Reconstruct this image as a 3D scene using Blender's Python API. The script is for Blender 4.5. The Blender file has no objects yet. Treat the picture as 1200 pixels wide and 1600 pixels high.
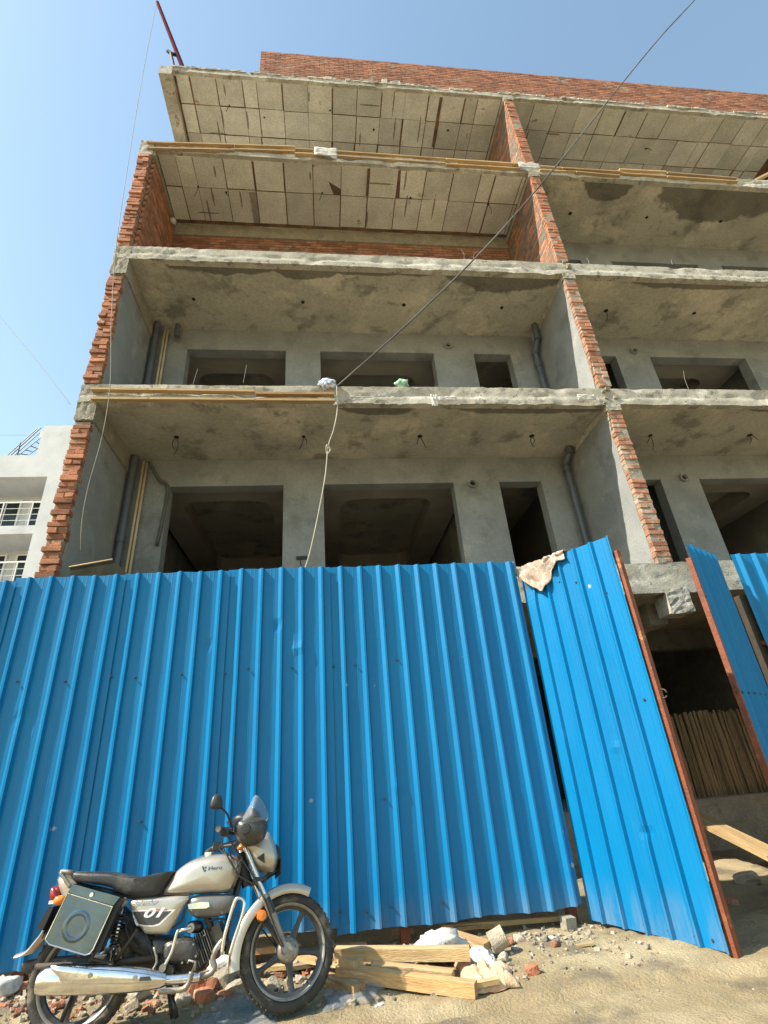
import bpy, bmesh, math, random
import numpy as np
from mathutils import Vector, Matrix, noise
from mathutils.bvhtree import BVHTree
random.seed(7)
R = math.radians
sc = bpy.context.scene
C = sc.collection

# ------------------------------------------------------------------ camera
EYE = 1.36
F_PX = 795.0
PITCH, ROLL, YAW = R(26.38), R(-4.68), R(7.74)
cy, sy = math.cos(YAW), math.sin(YAW)
FWD = Vector((sy*math.cos(PITCH), cy*math.cos(PITCH), math.sin(PITCH)))
rt = Vector((cy, -sy, 0)); up = rt.cross(FWD)
c_, s_ = math.cos(ROLL), math.sin(ROLL)
RT = c_*rt + s_*up; UP = -s_*rt + c_*up
CAM = Vector((0, 0, EYE))
cam_data = bpy.data.cameras.new('camera'); cam = bpy.data.objects.new('camera', cam_data)
C.objects.link(cam); sc.camera = cam
cam_data.sensor_fit = 'VERTICAL'; cam_data.sensor_height = 36.0
cam_data.lens = F_PX/1600*36.0
cam_data.clip_start = 0.05; cam_data.clip_end = 2000
cam.matrix_world = Matrix((( RT.x, UP.x, -FWD.x, 0), (RT.y, UP.y, -FWD.y, 0), (RT.z, UP.z, -FWD.z, EYE), (0, 0, 0, 1)))

# ------------------------------------------------------------------ sky and sun
SUN_TO = Vector((0.93, 0.24, -1.0)).normalized()          # direction the light travels
w = bpy.data.worlds.new('World'); sc.world = w; w.use_nodes = True
nt = w.node_tree; bg = nt.nodes['Background']
sky = nt.nodes.new('ShaderNodeTexSky'); sky.sky_type = 'NISHITA'; sky.sun_disc = False
sky.sun_elevation = math.asin(-SUN_TO.z)
sky.sun_rotation = math.atan2(-SUN_TO.x, -SUN_TO.y)
sky.air_density = 1.9; sky.dust_density = 1.1; sky.ozone_density = 0.8; sky.altitude = 250
tint = nt.nodes.new('ShaderNodeMix'); tint.data_type = 'RGBA'; tint.blend_type = 'MULTIPLY'; tint.inputs[0].default_value = 1.0
tint.inputs[7].default_value = (1.0, 1.04, 1.0, 1)                   # the phone's white balance of the sky
nt.links.new(sky.outputs[0], tint.inputs[6]); nt.links.new(tint.outputs[2], bg.inputs[0]); bg.inputs[1].default_value = 0.12
sun_d = bpy.data.lights.new('sun', 'SUN'); sun_d.energy = 5.0; sun_d.angle = R(0.53); sun_d.color = (1.0, 0.92, 0.78)
sun = bpy.data.objects.new('sun', sun_d); C.objects.link(sun)
sun.rotation_euler = SUN_TO.to_track_quat('-Z', 'Y').to_euler()
sun.location = (-20, -5, 30)
vs = sc.view_settings
vs.view_transform = 'Standard'; vs.look = 'None'; vs.gamma = 1.0; vs.use_curve_mapping = False
vs.exposure = 0.90
sc.cycles.max_bounces = 8; sc.cycles.diffuse_bounces = 5; sc.cycles.glossy_bounces = 3
sc.cycles.transmission_bounces = 6; sc.cycles.transparent_max_bounces = 8
sc.cycles.use_denoising = True
sc.cycles.sample_clamp_indirect = 8

# ------------------------------------------------------------------ pixel helpers (1200x1600 photograph)
def ray(px, py):
    return (RT*((px-600)/F_PX) + UP*((800-py)/F_PX) + FWD)
def PY(px, py, Y):
    d = ray(px, py); return CAM + d*(Y/d.y)
def PZ(px, py, Z=0.03):
    d = ray(px, py); return CAM + d*((Z-EYE)/d.z)
def proj(p):
    q = p - CAM; z = q.dot(FWD)
    return (600+F_PX*q.dot(RT)/z, 800-F_PX*q.dot(UP)/z)
def nz(x, y=0., z=0.):
    return noise.noise(Vector((x, y, z)))

# ------------------------------------------------------------------ materials
MATS = {}
def mat(name, c1, c2=None, scale=5., rough=.7, metal=0., bump=0., bscale=40., detail=5., stain=None, spec=.5,
        coat=0., rnd=0., fine=0., finescale=90., stretch=(1, 1, 1), local=False, extra=None, ellipses=None, rough2=None, ecol=(.07, .062, .045), ewob=1.2, escale=2.2):
    m = bpy.data.materials.new(name); m.use_nodes = True
    n = m.node_tree.nodes; L = m.node_tree.links
    b = n['Principled BSDF']
    b.inputs['Roughness'].default_value = rough; b.inputs['Metallic'].default_value = metal
    b.inputs['Specular IOR Level'].default_value = spec
    b.inputs['Coat Weight'].default_value = coat; b.inputs['Coat Roughness'].default_value = .08
    c2 = c2 or c1
    if local:
        tc = n.new('ShaderNodeTexCoord'); pos = tc.outputs['Object']
    else:
        g = n.new('ShaderNodeNewGeometry'); pos = g.outputs['Position']
    mp = n.new('ShaderNodeMapping'); mp.inputs['Scale'].default_value = stretch
    L.new(pos, mp.inputs['Vector'])
    def noise_node(s, d=detail, rg=.6, vec=None):
        t = n.new('ShaderNodeTexNoise'); t.inputs['Scale'].default_value = s; t.inputs['Detail'].default_value = d
        t.inputs['Roughness'].default_value = rg; L.new(vec or mp.outputs[0], t.inputs['Vector']); return t
    def mixc(fac, a, bb, typ='MIX'):
        x = n.new('ShaderNodeMix'); x.data_type = 'RGBA'; x.blend_type = typ
        for sock, v in ((x.inputs[0], fac), (x.inputs[6], a), (x.inputs[7], bb)):
            if hasattr(v, 'links'): L.new(v, sock)
            elif isinstance(v, (int, float)): sock.default_value = v
            else: sock.default_value = (*v, 1) if len(v) == 3 else v
        return x.outputs[2]
    def rampv(src, a, bb, va=0., vb=1.):
        r = n.new('ShaderNodeMapRange'); r.interpolation_type = 'SMOOTHSTEP'
        L.new(src, r.inputs[0]); r.inputs[1].default_value = a; r.inputs[2].default_value = bb
        r.inputs[3].default_value = va; r.inputs[4].default_value = vb; return r.outputs[0]
    t1 = noise_node(scale)
    col = mixc(rampv(t1.outputs[0], .3, .7), c1, c2)
    if rnd:                                   # tone of each piece: attribute rnd + object random
        at = n.new('ShaderNodeAttribute'); at.attribute_name = 'rnd'
        oi = n.new('ShaderNodeObjectInfo')
        ad = n.new('ShaderNodeMath'); L.new(at.outputs['Fac'], ad.inputs[0]); L.new(oi.outputs['Random'], ad.inputs[1])
        fr = n.new('ShaderNodeMath'); fr.operation = 'FRACT'; L.new(ad.outputs[0], fr.inputs[0])
        mr = n.new('ShaderNodeMapRange'); L.new(fr.outputs[0], mr.inputs[0])
        mr.inputs[3].default_value = 1-rnd; mr.inputs[4].default_value = 1+rnd
        col = mixc(1., col, mr.outputs[0], 'MULTIPLY')
    for st in (stain or []):                  # (colour, scale, lo, hi, strength)
        t = noise_node(st[1], 6., .65)
        col = mixc(rampv(t.outputs[0], st[2], st[3], 0, st[4]), col, st[0])
    if ellipses:                              # damp marks: world x, y, radius x, radius y
        tn = noise_node(escale, 4.); sx = n.new('ShaderNodeSeparateXYZ'); L.new(pos, sx.inputs[0])
        acc = None
        for (ex, ey, rx, ry) in ellipses:
            def axis(out, c0, r0):
                a = n.new('ShaderNodeMath'); a.operation = 'SUBTRACT'; L.new(out, a.inputs[0]); a.inputs[1].default_value = c0
                d = n.new('ShaderNodeMath'); d.operation = 'DIVIDE'; L.new(a.outputs[0], d.inputs[0]); d.inputs[1].default_value = r0
                q = n.new('ShaderNodeMath'); q.operation = 'MULTIPLY'; L.new(d.outputs[0], q.inputs[0]); L.new(d.outputs[0], q.inputs[1])
                return q.outputs[0]
            s = n.new('ShaderNodeMath'); L.new(axis(sx.outputs[0], ex, rx), s.inputs[0]); L.new(axis(sx.outputs[1], ey, ry), s.inputs[1])
            if acc is None: acc = s.outputs[0]
            else:
                mn = n.new('ShaderNodeMath'); mn.operation = 'MINIMUM'; L.new(acc, mn.inputs[0]); L.new(s.outputs[0], mn.inputs[1]); acc = mn.outputs[0]
        a2 = n.new('ShaderNodeMath'); a2.operation = 'MULTIPLY_ADD'; L.new(tn.outputs[0], a2.inputs[0]); a2.inputs[1].default_value = ewob; L.new(acc, a2.inputs[2])
        col = mixc(rampv(a2.outputs[0], .85+ewob/2, 1.05+ewob/2, .74, 0.), col, ecol)
    if extra == 'foot_dust':                  # dried mud splashed on the lowest half metre
        sz = n.new('ShaderNodeSeparateXYZ'); L.new(pos, sz.inputs[0]); hgt = rampv(sz.outputs[2], .06, .42, .45, 0.)
        td = noise_node(6., 8., .7); mu = n.new('ShaderNodeMath'); mu.operation = 'MULTIPLY'; L.new(hgt, mu.inputs[0]); L.new(rampv(td.outputs[0], .38, .72), mu.inputs[1])
        col = mixc(mu.outputs[0], col, (.26, .25, .22))
        tv = n.new('ShaderNodeTexVoronoi'); tv.inputs['Scale'].default_value = 2.1; L.new(pos, tv.inputs['Vector'])
        tw = noise_node(11., 5.); sm_ = n.new('ShaderNodeMath'); sm_.operation = 'MULTIPLY_ADD'; L.new(tw.outputs[0], sm_.inputs[0]); sm_.inputs[1].default_value = .16; L.new(tv.outputs['Distance'], sm_.inputs[2])
        col = mixc(rampv(sm_.outputs[0], .10, .135, .75, 0.), col, (.46, .47, .47))
    if fine:
        t3 = noise_node(finescale, 3.)
        col = mixc(1., col, rampv(t3.outputs[0], .25, .75, 1-fine, 1+fine), 'MULTIPLY')
    L.new(col, b.inputs['Base Color'])
    if rough2 is not None:
        t5 = noise_node(scale*2.3); L.new(rampv(t5.outputs[0], .35, .65, rough, rough2), b.inputs['Roughness'])
    if bump:
        t4 = noise_node(bscale, 6.); bp_ = n.new('ShaderNodeBump'); bp_.inputs['Strength'].default_value = min(1., bump)
        bp_.inputs['Distance'].default_value = .02*max(1., bump); L.new(t4.outputs[0], bp_.inputs['Height']); L.new(bp_.outputs[0], b.inputs['Normal'])
    MATS[name] = m
    return m

BROWN = (.16, .12, .075)
mat('ground', (.31, .237, .130), (.235, .18, .098), 1.3, .95, bump=1.0, bscale=48, fine=.20, finescale=110,
    stain=[((.42, .345, .21), .7, .48, .66, .8), ((.12, .10, .068), 1.5, .52, .66, .75), ((.22, .135, .08), 4.5, .60, .74, .45), ((.36, .32, .235), 9., .62, .72, .5)])
mat('rubble_soil', (.30, .23, .15), (.22, .17, .11), 7, .95, bump=1., bscale=60, fine=.35)
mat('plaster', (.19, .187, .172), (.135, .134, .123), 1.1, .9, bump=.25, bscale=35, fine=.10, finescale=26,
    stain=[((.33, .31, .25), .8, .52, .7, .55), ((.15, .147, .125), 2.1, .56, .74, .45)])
mat('plaster_wall', (.278, .292, .288), (.208, .220, .218), 1.4, .9, bump=.3, bscale=30, fine=.09, finescale=30,
    stain=[((.15, .15, .14), 1.3, .52, .68, .65), ((.42, .40, .345), 2.3, .58, .70, .45), ((.12, .12, .11), 7., .62, .74, .45)])
D1 = [(0.9, 6.15, .75, .34), (3.4, 6.12, 1.7, .33), (8.2, 6.1, 1.3, .3), (-1.6, 6.05, 1.0, .22)]
D2 = [(-1.6, 6.1, 1.3, .36), (1.0, 6.1, 1.9, .27), (3.6, 6.1, 1.3, .55), (7.5, 6.1, 2.2, .32), (-.2, 6.2, .7, .3)]
D3 = [(6.55, 6.25, .62, .46), (9.4, 6.25, 1.7, .85), (7.5, 6.05, 4, .2)]
for k_, ds in ((1, D1), (2, D2), (3, D3)):
    mat(f'soffit{k_}', (.43, .41, .34), (.33, .315, .26), .8, .9, bump=.3, bscale=14, fine=.12, finescale=18, ellipses=ds,
        stain=[((.58, .53, .42), .9, .5, .64, .75), ((.17, .16, .13), 1.6, .53, .66, .7), ((.13, .12, .095), 6., .60, .72, .5)])
MARKS = []
for k_ in range(15):
    mx_ = random.uniform(-3.0, 10.5); my_ = random.uniform(6.4, 7.6)
    MARKS.append((mx_, my_, *random.choice(((.022, .26), (.02, .2), (.22, .02), (.02, .12), (.018, .3), (.30, .018), (.03, .09)))))
mat('shutter_concrete', (.62, .61, .56), (.49, .485, .44), 2.0, .85, bump=.2, bscale=30, rnd=.19, fine=.16, finescale=30, ellipses=MARKS, ecol=(.13, .075, .04), ewob=2.6, escale=9.,
    stain=[((.20, .12, .06), 2.6, .64, .72, .8), ((.15, .11, .075), 7., .66, .74, .7), ((.60, .57, .49), 1.6, .55, .7, .5)])
mat('joint_dark', (.075, .055, .04), (.24, .13, .06), 3, .9)
mat('concrete_edge', (.46, .43, .36), (.31, .29, .24), 3.2, .92, bump=.5, bscale=55, fine=.2, finescale=45,
    stain=[((.62, .595, .52), 1.7, .52, .64, .75), ((.15, .135, .11), 4.5, .56, .64, .75), ((.10, .09, .075), 14., .62, .68, .7), ((.40, .22, .13), 3.1, .66, .74, .4)])
mat('old_concrete', (.33, .30, .235), (.24, .22, .175), 4, .95, bump=1., bscale=22, fine=.2, finescale=50, stain=[((.14, .125, .10), 6, .56, .7, .6)])
mat('brick', (.43, .185, .10), (.31, .125, .068), 9, .92, bump=.7, bscale=70, rnd=.33, fine=.22, finescale=120,
    stain=[((.46, .37, .27), 4.5, .55, .70, .65), ((.13, .065, .045), 9, .58, .72, .65)])
mat('brick_dusty', (.41, .20, .12), (.33, .145, .085), 9, .92, bump=.7, bscale=70, rnd=.3, fine=.22, finescale=120,
    stain=[((.50, .43, .34), 4.2, .50, .66, .8), ((.17, .09, .06), 11, .62, .74, .6)])
mat('brick_old', (.36, .16, .092), (.25, .105, .062), 5, .92, bump=.7, bscale=70, rnd=.35, fine=.22, finescale=120,
    stain=[((.44, .36, .27), 2.5, .56, .68, .6), ((.11, .06, .042), 6, .56, .70, .65)])
mat('mortar_pale', (.36, .32, .255), (.24, .21, .165), 9, .95, bump=1., bscale=50)
mat('mortar', (.22, .19, .15), (.12, .10, .08), 14, .95, bump=1., bscale=60)
mat('blue_sheet', (.001, .150, .355), (.001, .172, .395), 2.0, .36, spec=.3, stretch=(1, 1, .18), rough2=.5,
    stain=[((.015, .12, .30), 2.4, .56, .78, .5), ((.12, .26, .42), 9., .68, .8, .35)], bump=.06, bscale=9, extra='foot_dust')
mat('rust_paint', (.24, .062, .022), (.14, .042, .02), 7, .65, bump=.4, bscale=60, stain=[((.42, .22, .10), 9, .58, .7, .7), ((.06, .035, .025), 4, .6, .72, .7)])
mat('dark_steel', (.045, .04, .032), (.075, .055, .04), 9, .7, .2)
mat('timber', (.48, .30, .13), (.30, .18, .08), 3, .8, bump=.4, bscale=30, stretch=(.6, 6, 6), rnd=.22, fine=.18, finescale=30, local=True,
    stain=[((.18, .11, .055), 5, .56, .72, .7), ((.66, .55, .36), 4, .54, .7, .65)])
mat('timber_pale', (.56, .40, .20), (.38, .25, .12), 3, .8, bump=.4, bscale=30, stretch=(.6, 6, 6), rnd=.2, fine=.15, finescale=30, local=True,
    stain=[((.26, .17, .09), 4, .56, .74, .65), ((.40, .28, .16), 9, .56, .7, .5)])
mat('timber_grey', (.40, .30, .18), (.27, .20, .125), 3, .85, bump=.5, bscale=30, stretch=(.6, 6, 6), rnd=.25, fine=.22, finescale=30, local=True,
    stain=[((.16, .11, .07), 5, .56, .72, .7), ((.56, .48, .36), 4, .56, .7, .6)])
mat('gypsum', (.40, .37, .31), (.32, .295, .25), 1.5, .9, fine=.06)
mat('tray_dark', (.05, .05, .036), (.03, .03, .022), 8, .9, spec=.1)
mat('cable_mid', (.30, .28, .24), (.16, .15, .135), 2, .7)
mat('bamboo', (.30, .19, .09), (.19, .12, .055), 5, .7, rnd=.35, stretch=(1, 1, .3), fine=.2, finescale=40)
mat('white_paint', (.62, .64, .65), (.53, .55, .56), 1.2, .8, fine=.04, finescale=20, stain=[((.40, .41, .41), 1.6, .55, .75, .5)])
mat('white_frame', (.78, .78, .78), None, 3, .4)
mat('window_glass', (.012, .018, .022), (.03, .04, .045), 2, .12, spec=.35)
mat('black_metal', (.02, .02, .022), (.03, .03, .03), 5, .5, .3)
mat('pvc_grey', (.075, .088, .108), (.105, .115, .13), 3, .45)
mat('pvc_white', (.62, .60, .55), (.5, .48, .44), 6, .6)
mat('conduit_cream', (.60, .50, .32), (.48, .39, .24), 5, .6)
mat('hole_shade_black', (.012, .012, .012), None, 3, .9)  # near black, stands in for the shade inside holes
mat('cable_dark', (.13, .12, .105), (.05, .05, .05), 1.2, .7)
mat('cable_pale', (.46, .43, .37), (.36, .33, .28), 9, .7)
mat('wire_black', (.02, .02, .02), None, 4, .6)
mat('maroon_paint', (.11, .018, .03), (.07, .014, .022), 6, .95, spec=.05)
mat('sack_white', (.62, .60, .56), (.48, .46, .42), 9, .8, bump=.6, bscale=30, fine=.14, stain=[((.36, .30, .22), 6, .54, .7, .6)])
mat('sack_green', (.10, .42, .22), (.55, .62, .57), 14, .7)
mat('sack_label', (.72, .72, .70), (.14, .2, .42), 24, .75, detail=1)
mat('sack_orange', (.58, .34, .20), (.66, .47, .33), 6, .85, bump=.5, bscale=70, fine=.15, stain=[((.40, .22, .13), 9, .58, .7, .6)])
mat('cloth_print', (.40, .31, .24), (.26, .19, .14), 5, .9, bump=.6, bscale=60, fine=.2,
    stain=[((.58, .52, .46), 12, .50, .60, .85), ((.20, .26, .26), 17, .58, .66, .7), ((.30, .13, .08), 21, .60, .68, .7)])
mat('stone', (.40, .34, .26), (.28, .24, .18), 8, .95, bump=.8, bscale=50, rnd=.3, fine=.2)
mat('brick_rubble', (.42, .15, .075), (.33, .16, .10), 9, .95, bump=.8, bscale=50, rnd=.35, fine=.2, stain=[((.46, .38, .28), 8, .52, .68, .7)])
mat('red_plastic', (.25, .006, .01), None, 3, .2, coat=.5)
mat('amber_plastic', (.75, .2, .02), None, 3, .25, coat=.5)
# motorcycle
mat('silver_paint', (.53, .49, .42), (.46, .42, .36), 5, .32, .55, coat=.6, fine=.05, finescale=200, stain=[((.42, .37, .28), 6, .55, .8, .45)])
mat('grey_paint', (.13, .13, .13), (.17, .165, .155), 5, .35, .4, coat=.4, stain=[((.35, .30, .22), 8, .6, .8, .35)])
mat('chrome', (.80, .80, .80), (.62, .62, .62), 9, .06, 1., rough2=.22, stain=[((.30, .26, .2), 17, .60, .74, .5)], bump=.10, bscale=16)
mat('steel_plate', (.15, .19, .235), (.10, .13, .165), 3, .14, 1., rough2=.26, stain=[((.30, .26, .2), 4, .58, .74, .5)], bump=.12, bscale=7)
mat('alloy_dusty', (.32, .30, .27), (.22, .205, .18), 14, .5, .7, stain=[((.40, .33, .23), 17, .52, .7, .7)])
mat('engine_dark', (.06, .06, .06), (.11, .105, .095), 16, .45, .7, stain=[((.30, .25, .18), 22, .58, .72, .55)])
mat('rim_grey', (.045, .048, .05), (.075, .075, .075), 12, .34, .5, stain=[((.26, .22, .17), 16, .62, .78, .4)])
mat('rubber', (.035, .033, .030), (.05, .046, .04), 12, .85, bump=.3, bscale=90, stain=[((.26, .22, .16), 9, .47, .7, .75)])
mat('black_plastic', (.022, .022, .023), (.03, .03, .03), 8, .45, stain=[((.16, .14, .10), 14, .62, .8, .3)])
mat('seat_vinyl', (.022, .021, .021), (.03, .03, .03), 9, .42, bump=.2, bscale=120, stain=[((.30, .25, .18), 5, .54, .76, .4)])
mat('helmet_shell', (.035, .037, .033), (.045, .045, .042), 6, .38, coat=.15, stain=[((.2, .18, .14), 12, .62, .8, .3)])
mat('lettering_dark', (.05, .05, .055), None, 3, .4)
mat('lettering_white', (.72, .71, .68), None, 3, .5)
mat('lettering_red', (.55, .05, .03), None, 3, .5)
def glass_mat(name, col, alpha, rough=.08, rim=.5):
    m = bpy.data.materials.new(name); m.use_nodes = True; n = m.node_tree.nodes; L = m.node_tree.links
    b = n['Principled BSDF']; b.inputs['Base Color'].default_value = (*col, 1); b.inputs['Roughness'].default_value = rough
    tr = n.new('ShaderNodeBsdfTransparent'); mx = n.new('ShaderNodeMixShader'); fr = n.new('ShaderNodeLayerWeight'); fr.inputs[0].default_value = .35
    mr = n.new('ShaderNodeMapRange'); L.new(fr.outputs['Facing'], mr.inputs[0]); mr.inputs[3].default_value = alpha; mr.inputs[4].default_value = min(1, alpha+rim)
    L.new(mr.outputs[0], mx.inputs[0]); L.new(tr.outputs[0], mx.inputs[1]); L.new(b.outputs[0], mx.inputs[2]); L.new(mx.outputs[0], n['Material Output'].inputs[0])
    MATS[name] = m
glass_mat('visor_clear', (.30, .34, .38), .06, .04)
glass_mat('plastic_film', (.34, .37, .38), .10, .15, .28)

# ------------------------------------------------------------------ mesh builder
class MB:
    def __init__(s): s.v = []; s.f = []; s.r = []; s.cur = 0.
    def add(s, vs, fs):
        o = len(s.v); s.v += [Vector(p) for p in vs]; s.f += [tuple(i+o for i in f) for f in fs]; s.r += [s.cur]*len(vs); return o
    def box(s, a, b, jit=0., M=None):
        x0, y0, z0 = a; x1, y1, z1 = b
        P = [Vector((x, y, z)) for z in (z0, z1) for y in (y0, y1) for x in (x0, x1)]
        if jit: P = [p+Vector((random.uniform(-jit, jit), random.uniform(-jit, jit), random.uniform(-jit, jit))) for p in P]
        if M is not None: P = [M @ p for p in P]
        s.add(P, [(0, 2, 3, 1), (4, 5, 7, 6), (0, 1, 5, 4), (2, 6, 7, 3), (0, 4, 6, 2), (1, 3, 7, 5)]); return s
    def beam(s, p, q, wd, ht, upv=(0, 0, 1), jit=0.):
        p, q = Vector(p), Vector(q); d = (q-p); l = d.length; d.normalize(); sd = d.cross(Vector(upv)).normalized(); u = sd.cross(d)
        M = Matrix(((d.x, sd.x, u.x, p.x), (d.y, sd.y, u.y, p.y), (d.z, sd.z, u.z, p.z), (0, 0, 0, 1)))
        return s.box((0, -wd/2, -ht/2), (l, wd/2, ht/2), jit, M)
    def tube(s, pts, r, seg=8, cap=True):
        pts = [Vector(p) for p in pts]; n = len(pts); rs = r if isinstance(r, (list, tuple)) else [r]*n
        t0 = (pts[1]-pts[0]).normalized(); u = t0.orthogonal().normalized(); vs = []
        for i, p in enumerate(pts):
            t = ((pts[min(i+1, n-1)]-pts[max(i-1, 0)])).normalized()
            u = (u - t*u.dot(t)).normalized(); w_ = t.cross(u)
            for k in range(seg):
                a = 2*math.pi*k/seg; vs.append(p + (u*math.cos(a)+w_*math.sin(a))*rs[i])
        fs = [(i*seg+k, i*seg+(k+1) % seg, (i+1)*seg+(k+1) % seg, (i+1)*seg+k) for i in range(n-1) for k in range(seg)]
        if cap: fs += [tuple(range(seg-1, -1, -1)), tuple((n-1)*seg+k for k in range(seg))]
        s.add(vs, fs); return s
    def loft(s, rings, cap=True, closed=False):
        n = len(rings[0]); vs = [p for r in rings for p in r]; m = len(rings)
        fs = [(i*n+k, i*n+(k+1) % n, ((i+1) % m)*n+(k+1) % n, ((i+1) % m)*n+k) for i in range(m if closed else m-1) for k in range(n)]
        if cap and not closed: fs += [tuple(range(n-1, -1, -1)), tuple((m-1)*n+k for k in range(n))]
        s.add(vs, fs); return s
    def lathe_y(s, prof, seg=48, c=(0, 0, 0), closed=False):     # prof: (radius, y) around the y axis
        c = Vector(c)
        rings = [[c+Vector((r*math.cos(a), y, r*math.sin(a))) for (r, y) in prof] for a in [2*math.pi*k/seg for k in range(seg)]]
        n = len(prof); vs = [p for r in rings for p in r]
        fs = [(i*n+k, ((i+1) % seg)*n+k, ((i+1) % seg)*n+(k+1) % n, i*n+(k+1) % n) for i in range(seg) for k in range(n if closed else n-1)]
        s.add(vs, fs); return s
    def prism(s, poly, y0, y1):            # poly of (x, z)
        n = len(poly)
        s.add([(x, y0, z) for x, z in poly]+[(x, y1, z) for x, z in poly],
              [tuple(range(n)), tuple(range(2*n-1, n-1, -1))]+[(k, k+n, (k+1) % n+n, (k+1) % n) for k in range(n)]); return s
    def puff(s, poly, yc, hw, e=2.5, n=9, smooth=3, round_in=None):
        P = smooth_poly(poly, smooth) if smooth else [Vector((x, 0, z)) for x, z in poly]
        cx = sum(p.x for p in P)/len(P); cz = sum(p.z for p in P)/len(P); rings = []
        for i in range(n):
            t = -math.cos(math.pi*i/(n-1)); k = max(.02, (1-abs(t)**e)**(1/e)) if abs(t) < 1 else .02
            if round_in is None: ring = [Vector((cx+(p.x-cx)*k, yc+hw*t, cz+(p.z-cz)*k)) for p in P]
            else:
                k2 = 1-(1-k)*round_in
                ring = [Vector((cx+(p.x-cx)*k2, yc+hw*t, cz+(p.z-cz)*k2)) for p in P]
            rings.append(ring)
        s.loft(rings); return s
    def grid(s, fn, nu, nv):
        s.add([fn(i/nu, j/nv) for j in range(nv+1) for i in range(nu+1)],
              [(j*(nu+1)+i, j*(nu+1)+i+1, (j+1)*(nu+1)+i+1, (j+1)*(nu+1)+i) for j in range(nv) for i in range(nu)]); return s
    def xf(s, fn): s.v = [fn(p) for p in s.v]; return s
    def mesh(s, name, m, smooth=False, fix=True):
        me = bpy.data.meshes.new(name); me.from_pydata([tuple(p) for p in s.v], [], s.f); me.update()
        if fix:
            bm = bmesh.new(); bm.from_mesh(me); bmesh.ops.recalc_face_normals(bm, faces=bm.faces); bm.to_mesh(me); bm.free()
        if any(s.r):
            a = me.attributes.new('rnd', 'FLOAT', 'POINT'); a.data.foreach_set('value', s.r)
        me.materials.append(MATS[m] if isinstance(m, str) else m)
        if smooth:
            me.polygons.foreach_set('use_smooth', [True]*len(me.polygons))
            if smooth is not True:
                me.set_sharp_from_angle(angle=R(smooth))
        return me
    def build(s, name, m, parent=None, smooth=False, fix=True):
        return link(name, s.mesh(name, m, smooth, fix), parent)
def smooth_poly(poly, k=3):
    n = len(poly); out = []
    for i in range(n):
        p0, p1, p2, p3 = [Vector((poly[(i+j) % n][0], 0, poly[(i+j) % n][1])) for j in (-1, 0, 1, 2)]
        for q in range(k):
            t = q/k
            out.append(.5*((2*p1)+(p2-p0)*t+(2*p0-5*p1+4*p2-p3)*t*t+(3*p1-p0-3*p2+p3)*t**3))
    return out
def spline(pts, k=6):
    pts = [Vector(p) for p in pts]; out = []
    for i in range(len(pts)-1):
        p0 = pts[max(i-1, 0)]; p1 = pts[i]; p2 = pts[i+1]; p3 = pts[min(i+2, len(pts)-1)]
        for q in range(k):
            t = q/k; out.append(.5*((2*p1)+(p2-p0)*t+(2*p0-5*p1+4*p2-p3)*t*t+(3*p1-p0-3*p2+p3)*t**3))
    return out+[pts[-1]]
LOCAL_ROOTS = set()
def link(name, me, parent=None, loc=None):
    o = bpy.data.objects.new(name, me); C.objects.link(o)
    if parent is not None:
        o.parent = parent
        if parent.type == 'EMPTY' and parent.name not in LOCAL_ROOTS: o.matrix_parent_inverse = Matrix.Translation(-parent.location)
    if loc is not None: o.location = loc
    return o
def tag(o, label, cat, group=None, kind=None):
    o['label'] = label; o['category'] = cat
    if group: o['group'] = group
    if kind: o['kind'] = kind
    return o
def thing(name, label, cat, loc=(0, 0, 0), group=None):
    o = bpy.data.objects.new(name, None); C.objects.link(o); o.location = loc; o.empty_display_size = .1
    return tag(o, label, cat, group)
def stuff(o): o['kind'] = 'stuff'; return o

# ================================================================== GROUND
def gz(x, y):
    z = .03 + .022*nz(x*.8+3, y*.8) + .020*nz(x*2.3, y*2.3, 4) + .020*abs(nz(x*3.5, y*5, 9)) + .009*nz(x*10, y*10, 2)+.004*nz(x*24, y*24, 6)
    z -= .035*math.exp(-((y-3.86-.10*math.sin(x*.9))/.07)**2)+.018*math.exp(-((y-4.62-.25*(x-1.5))/.06)**2)*(1 if x > .6 else 0)   # wheel tracks
    z += .08*math.exp(-((y-4.95)/.5)**2)*(1/(1+math.exp(min(50, (x+1.6)*2.2))))      # heap of earth at the fence, left end
    z -= .03*math.exp(-((y-5.45)/.35)**2)
    return z
def axis(fine0, fine1, st, far):
    a = list(np.arange(fine0, fine1+1e-6, st)); d = st; lo = []; hi = []
    x = fine0
    while x > -far: d *= 1.35; x -= d; lo.append(x)
    d = st; x = fine1
    while x < far: d *= 1.35; x += d; hi.append(x)
    return lo[::-1]+a+hi
xs = axis(-3.6, 5.2, .035, 400); ys = axis(3.3, 6.6, .035, 400)
m = MB()
m.v = [Vector((x, y, gz(x, y))) for y in ys for x in xs]; m.r = [0]*len(m.v)
nx = len(xs)
m.f = [(j*nx+i, j*nx+i+1, (j+1)*nx+i+1, (j+1)*nx+i) for j in range(len(ys)-1) for i in range(nx-1)]
g = m.build('ground', 'ground', smooth=True, fix=False); g['kind'] = 'structure'

# ================================================================== UNFINISHED BUILDING
YF = 6.2                       # facade plane
XL0, XL1 = -3.43, -3.20        # outer wall
XP0, XP1 = 4.60, 4.83          # party wall between the two flats
XR = 13.4; YB = 7.75; YBK = 13.0
Z = dict(F0b=1.80, F0t=2.225, L1b=4.96, L1t=5.30, L2b=8.04, L2t=8.38, L3b=11.25, L3t=11.58, L4b=14.39, L4t=14.56)
Z = {k: v+EYE for k, v in Z.items()}
bld = thing('unfinished_building', 'unfinished five storey brick and concrete apartment block with open balconies behind the blue fence', 'building', (4.9, 6.2, 0))

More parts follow.
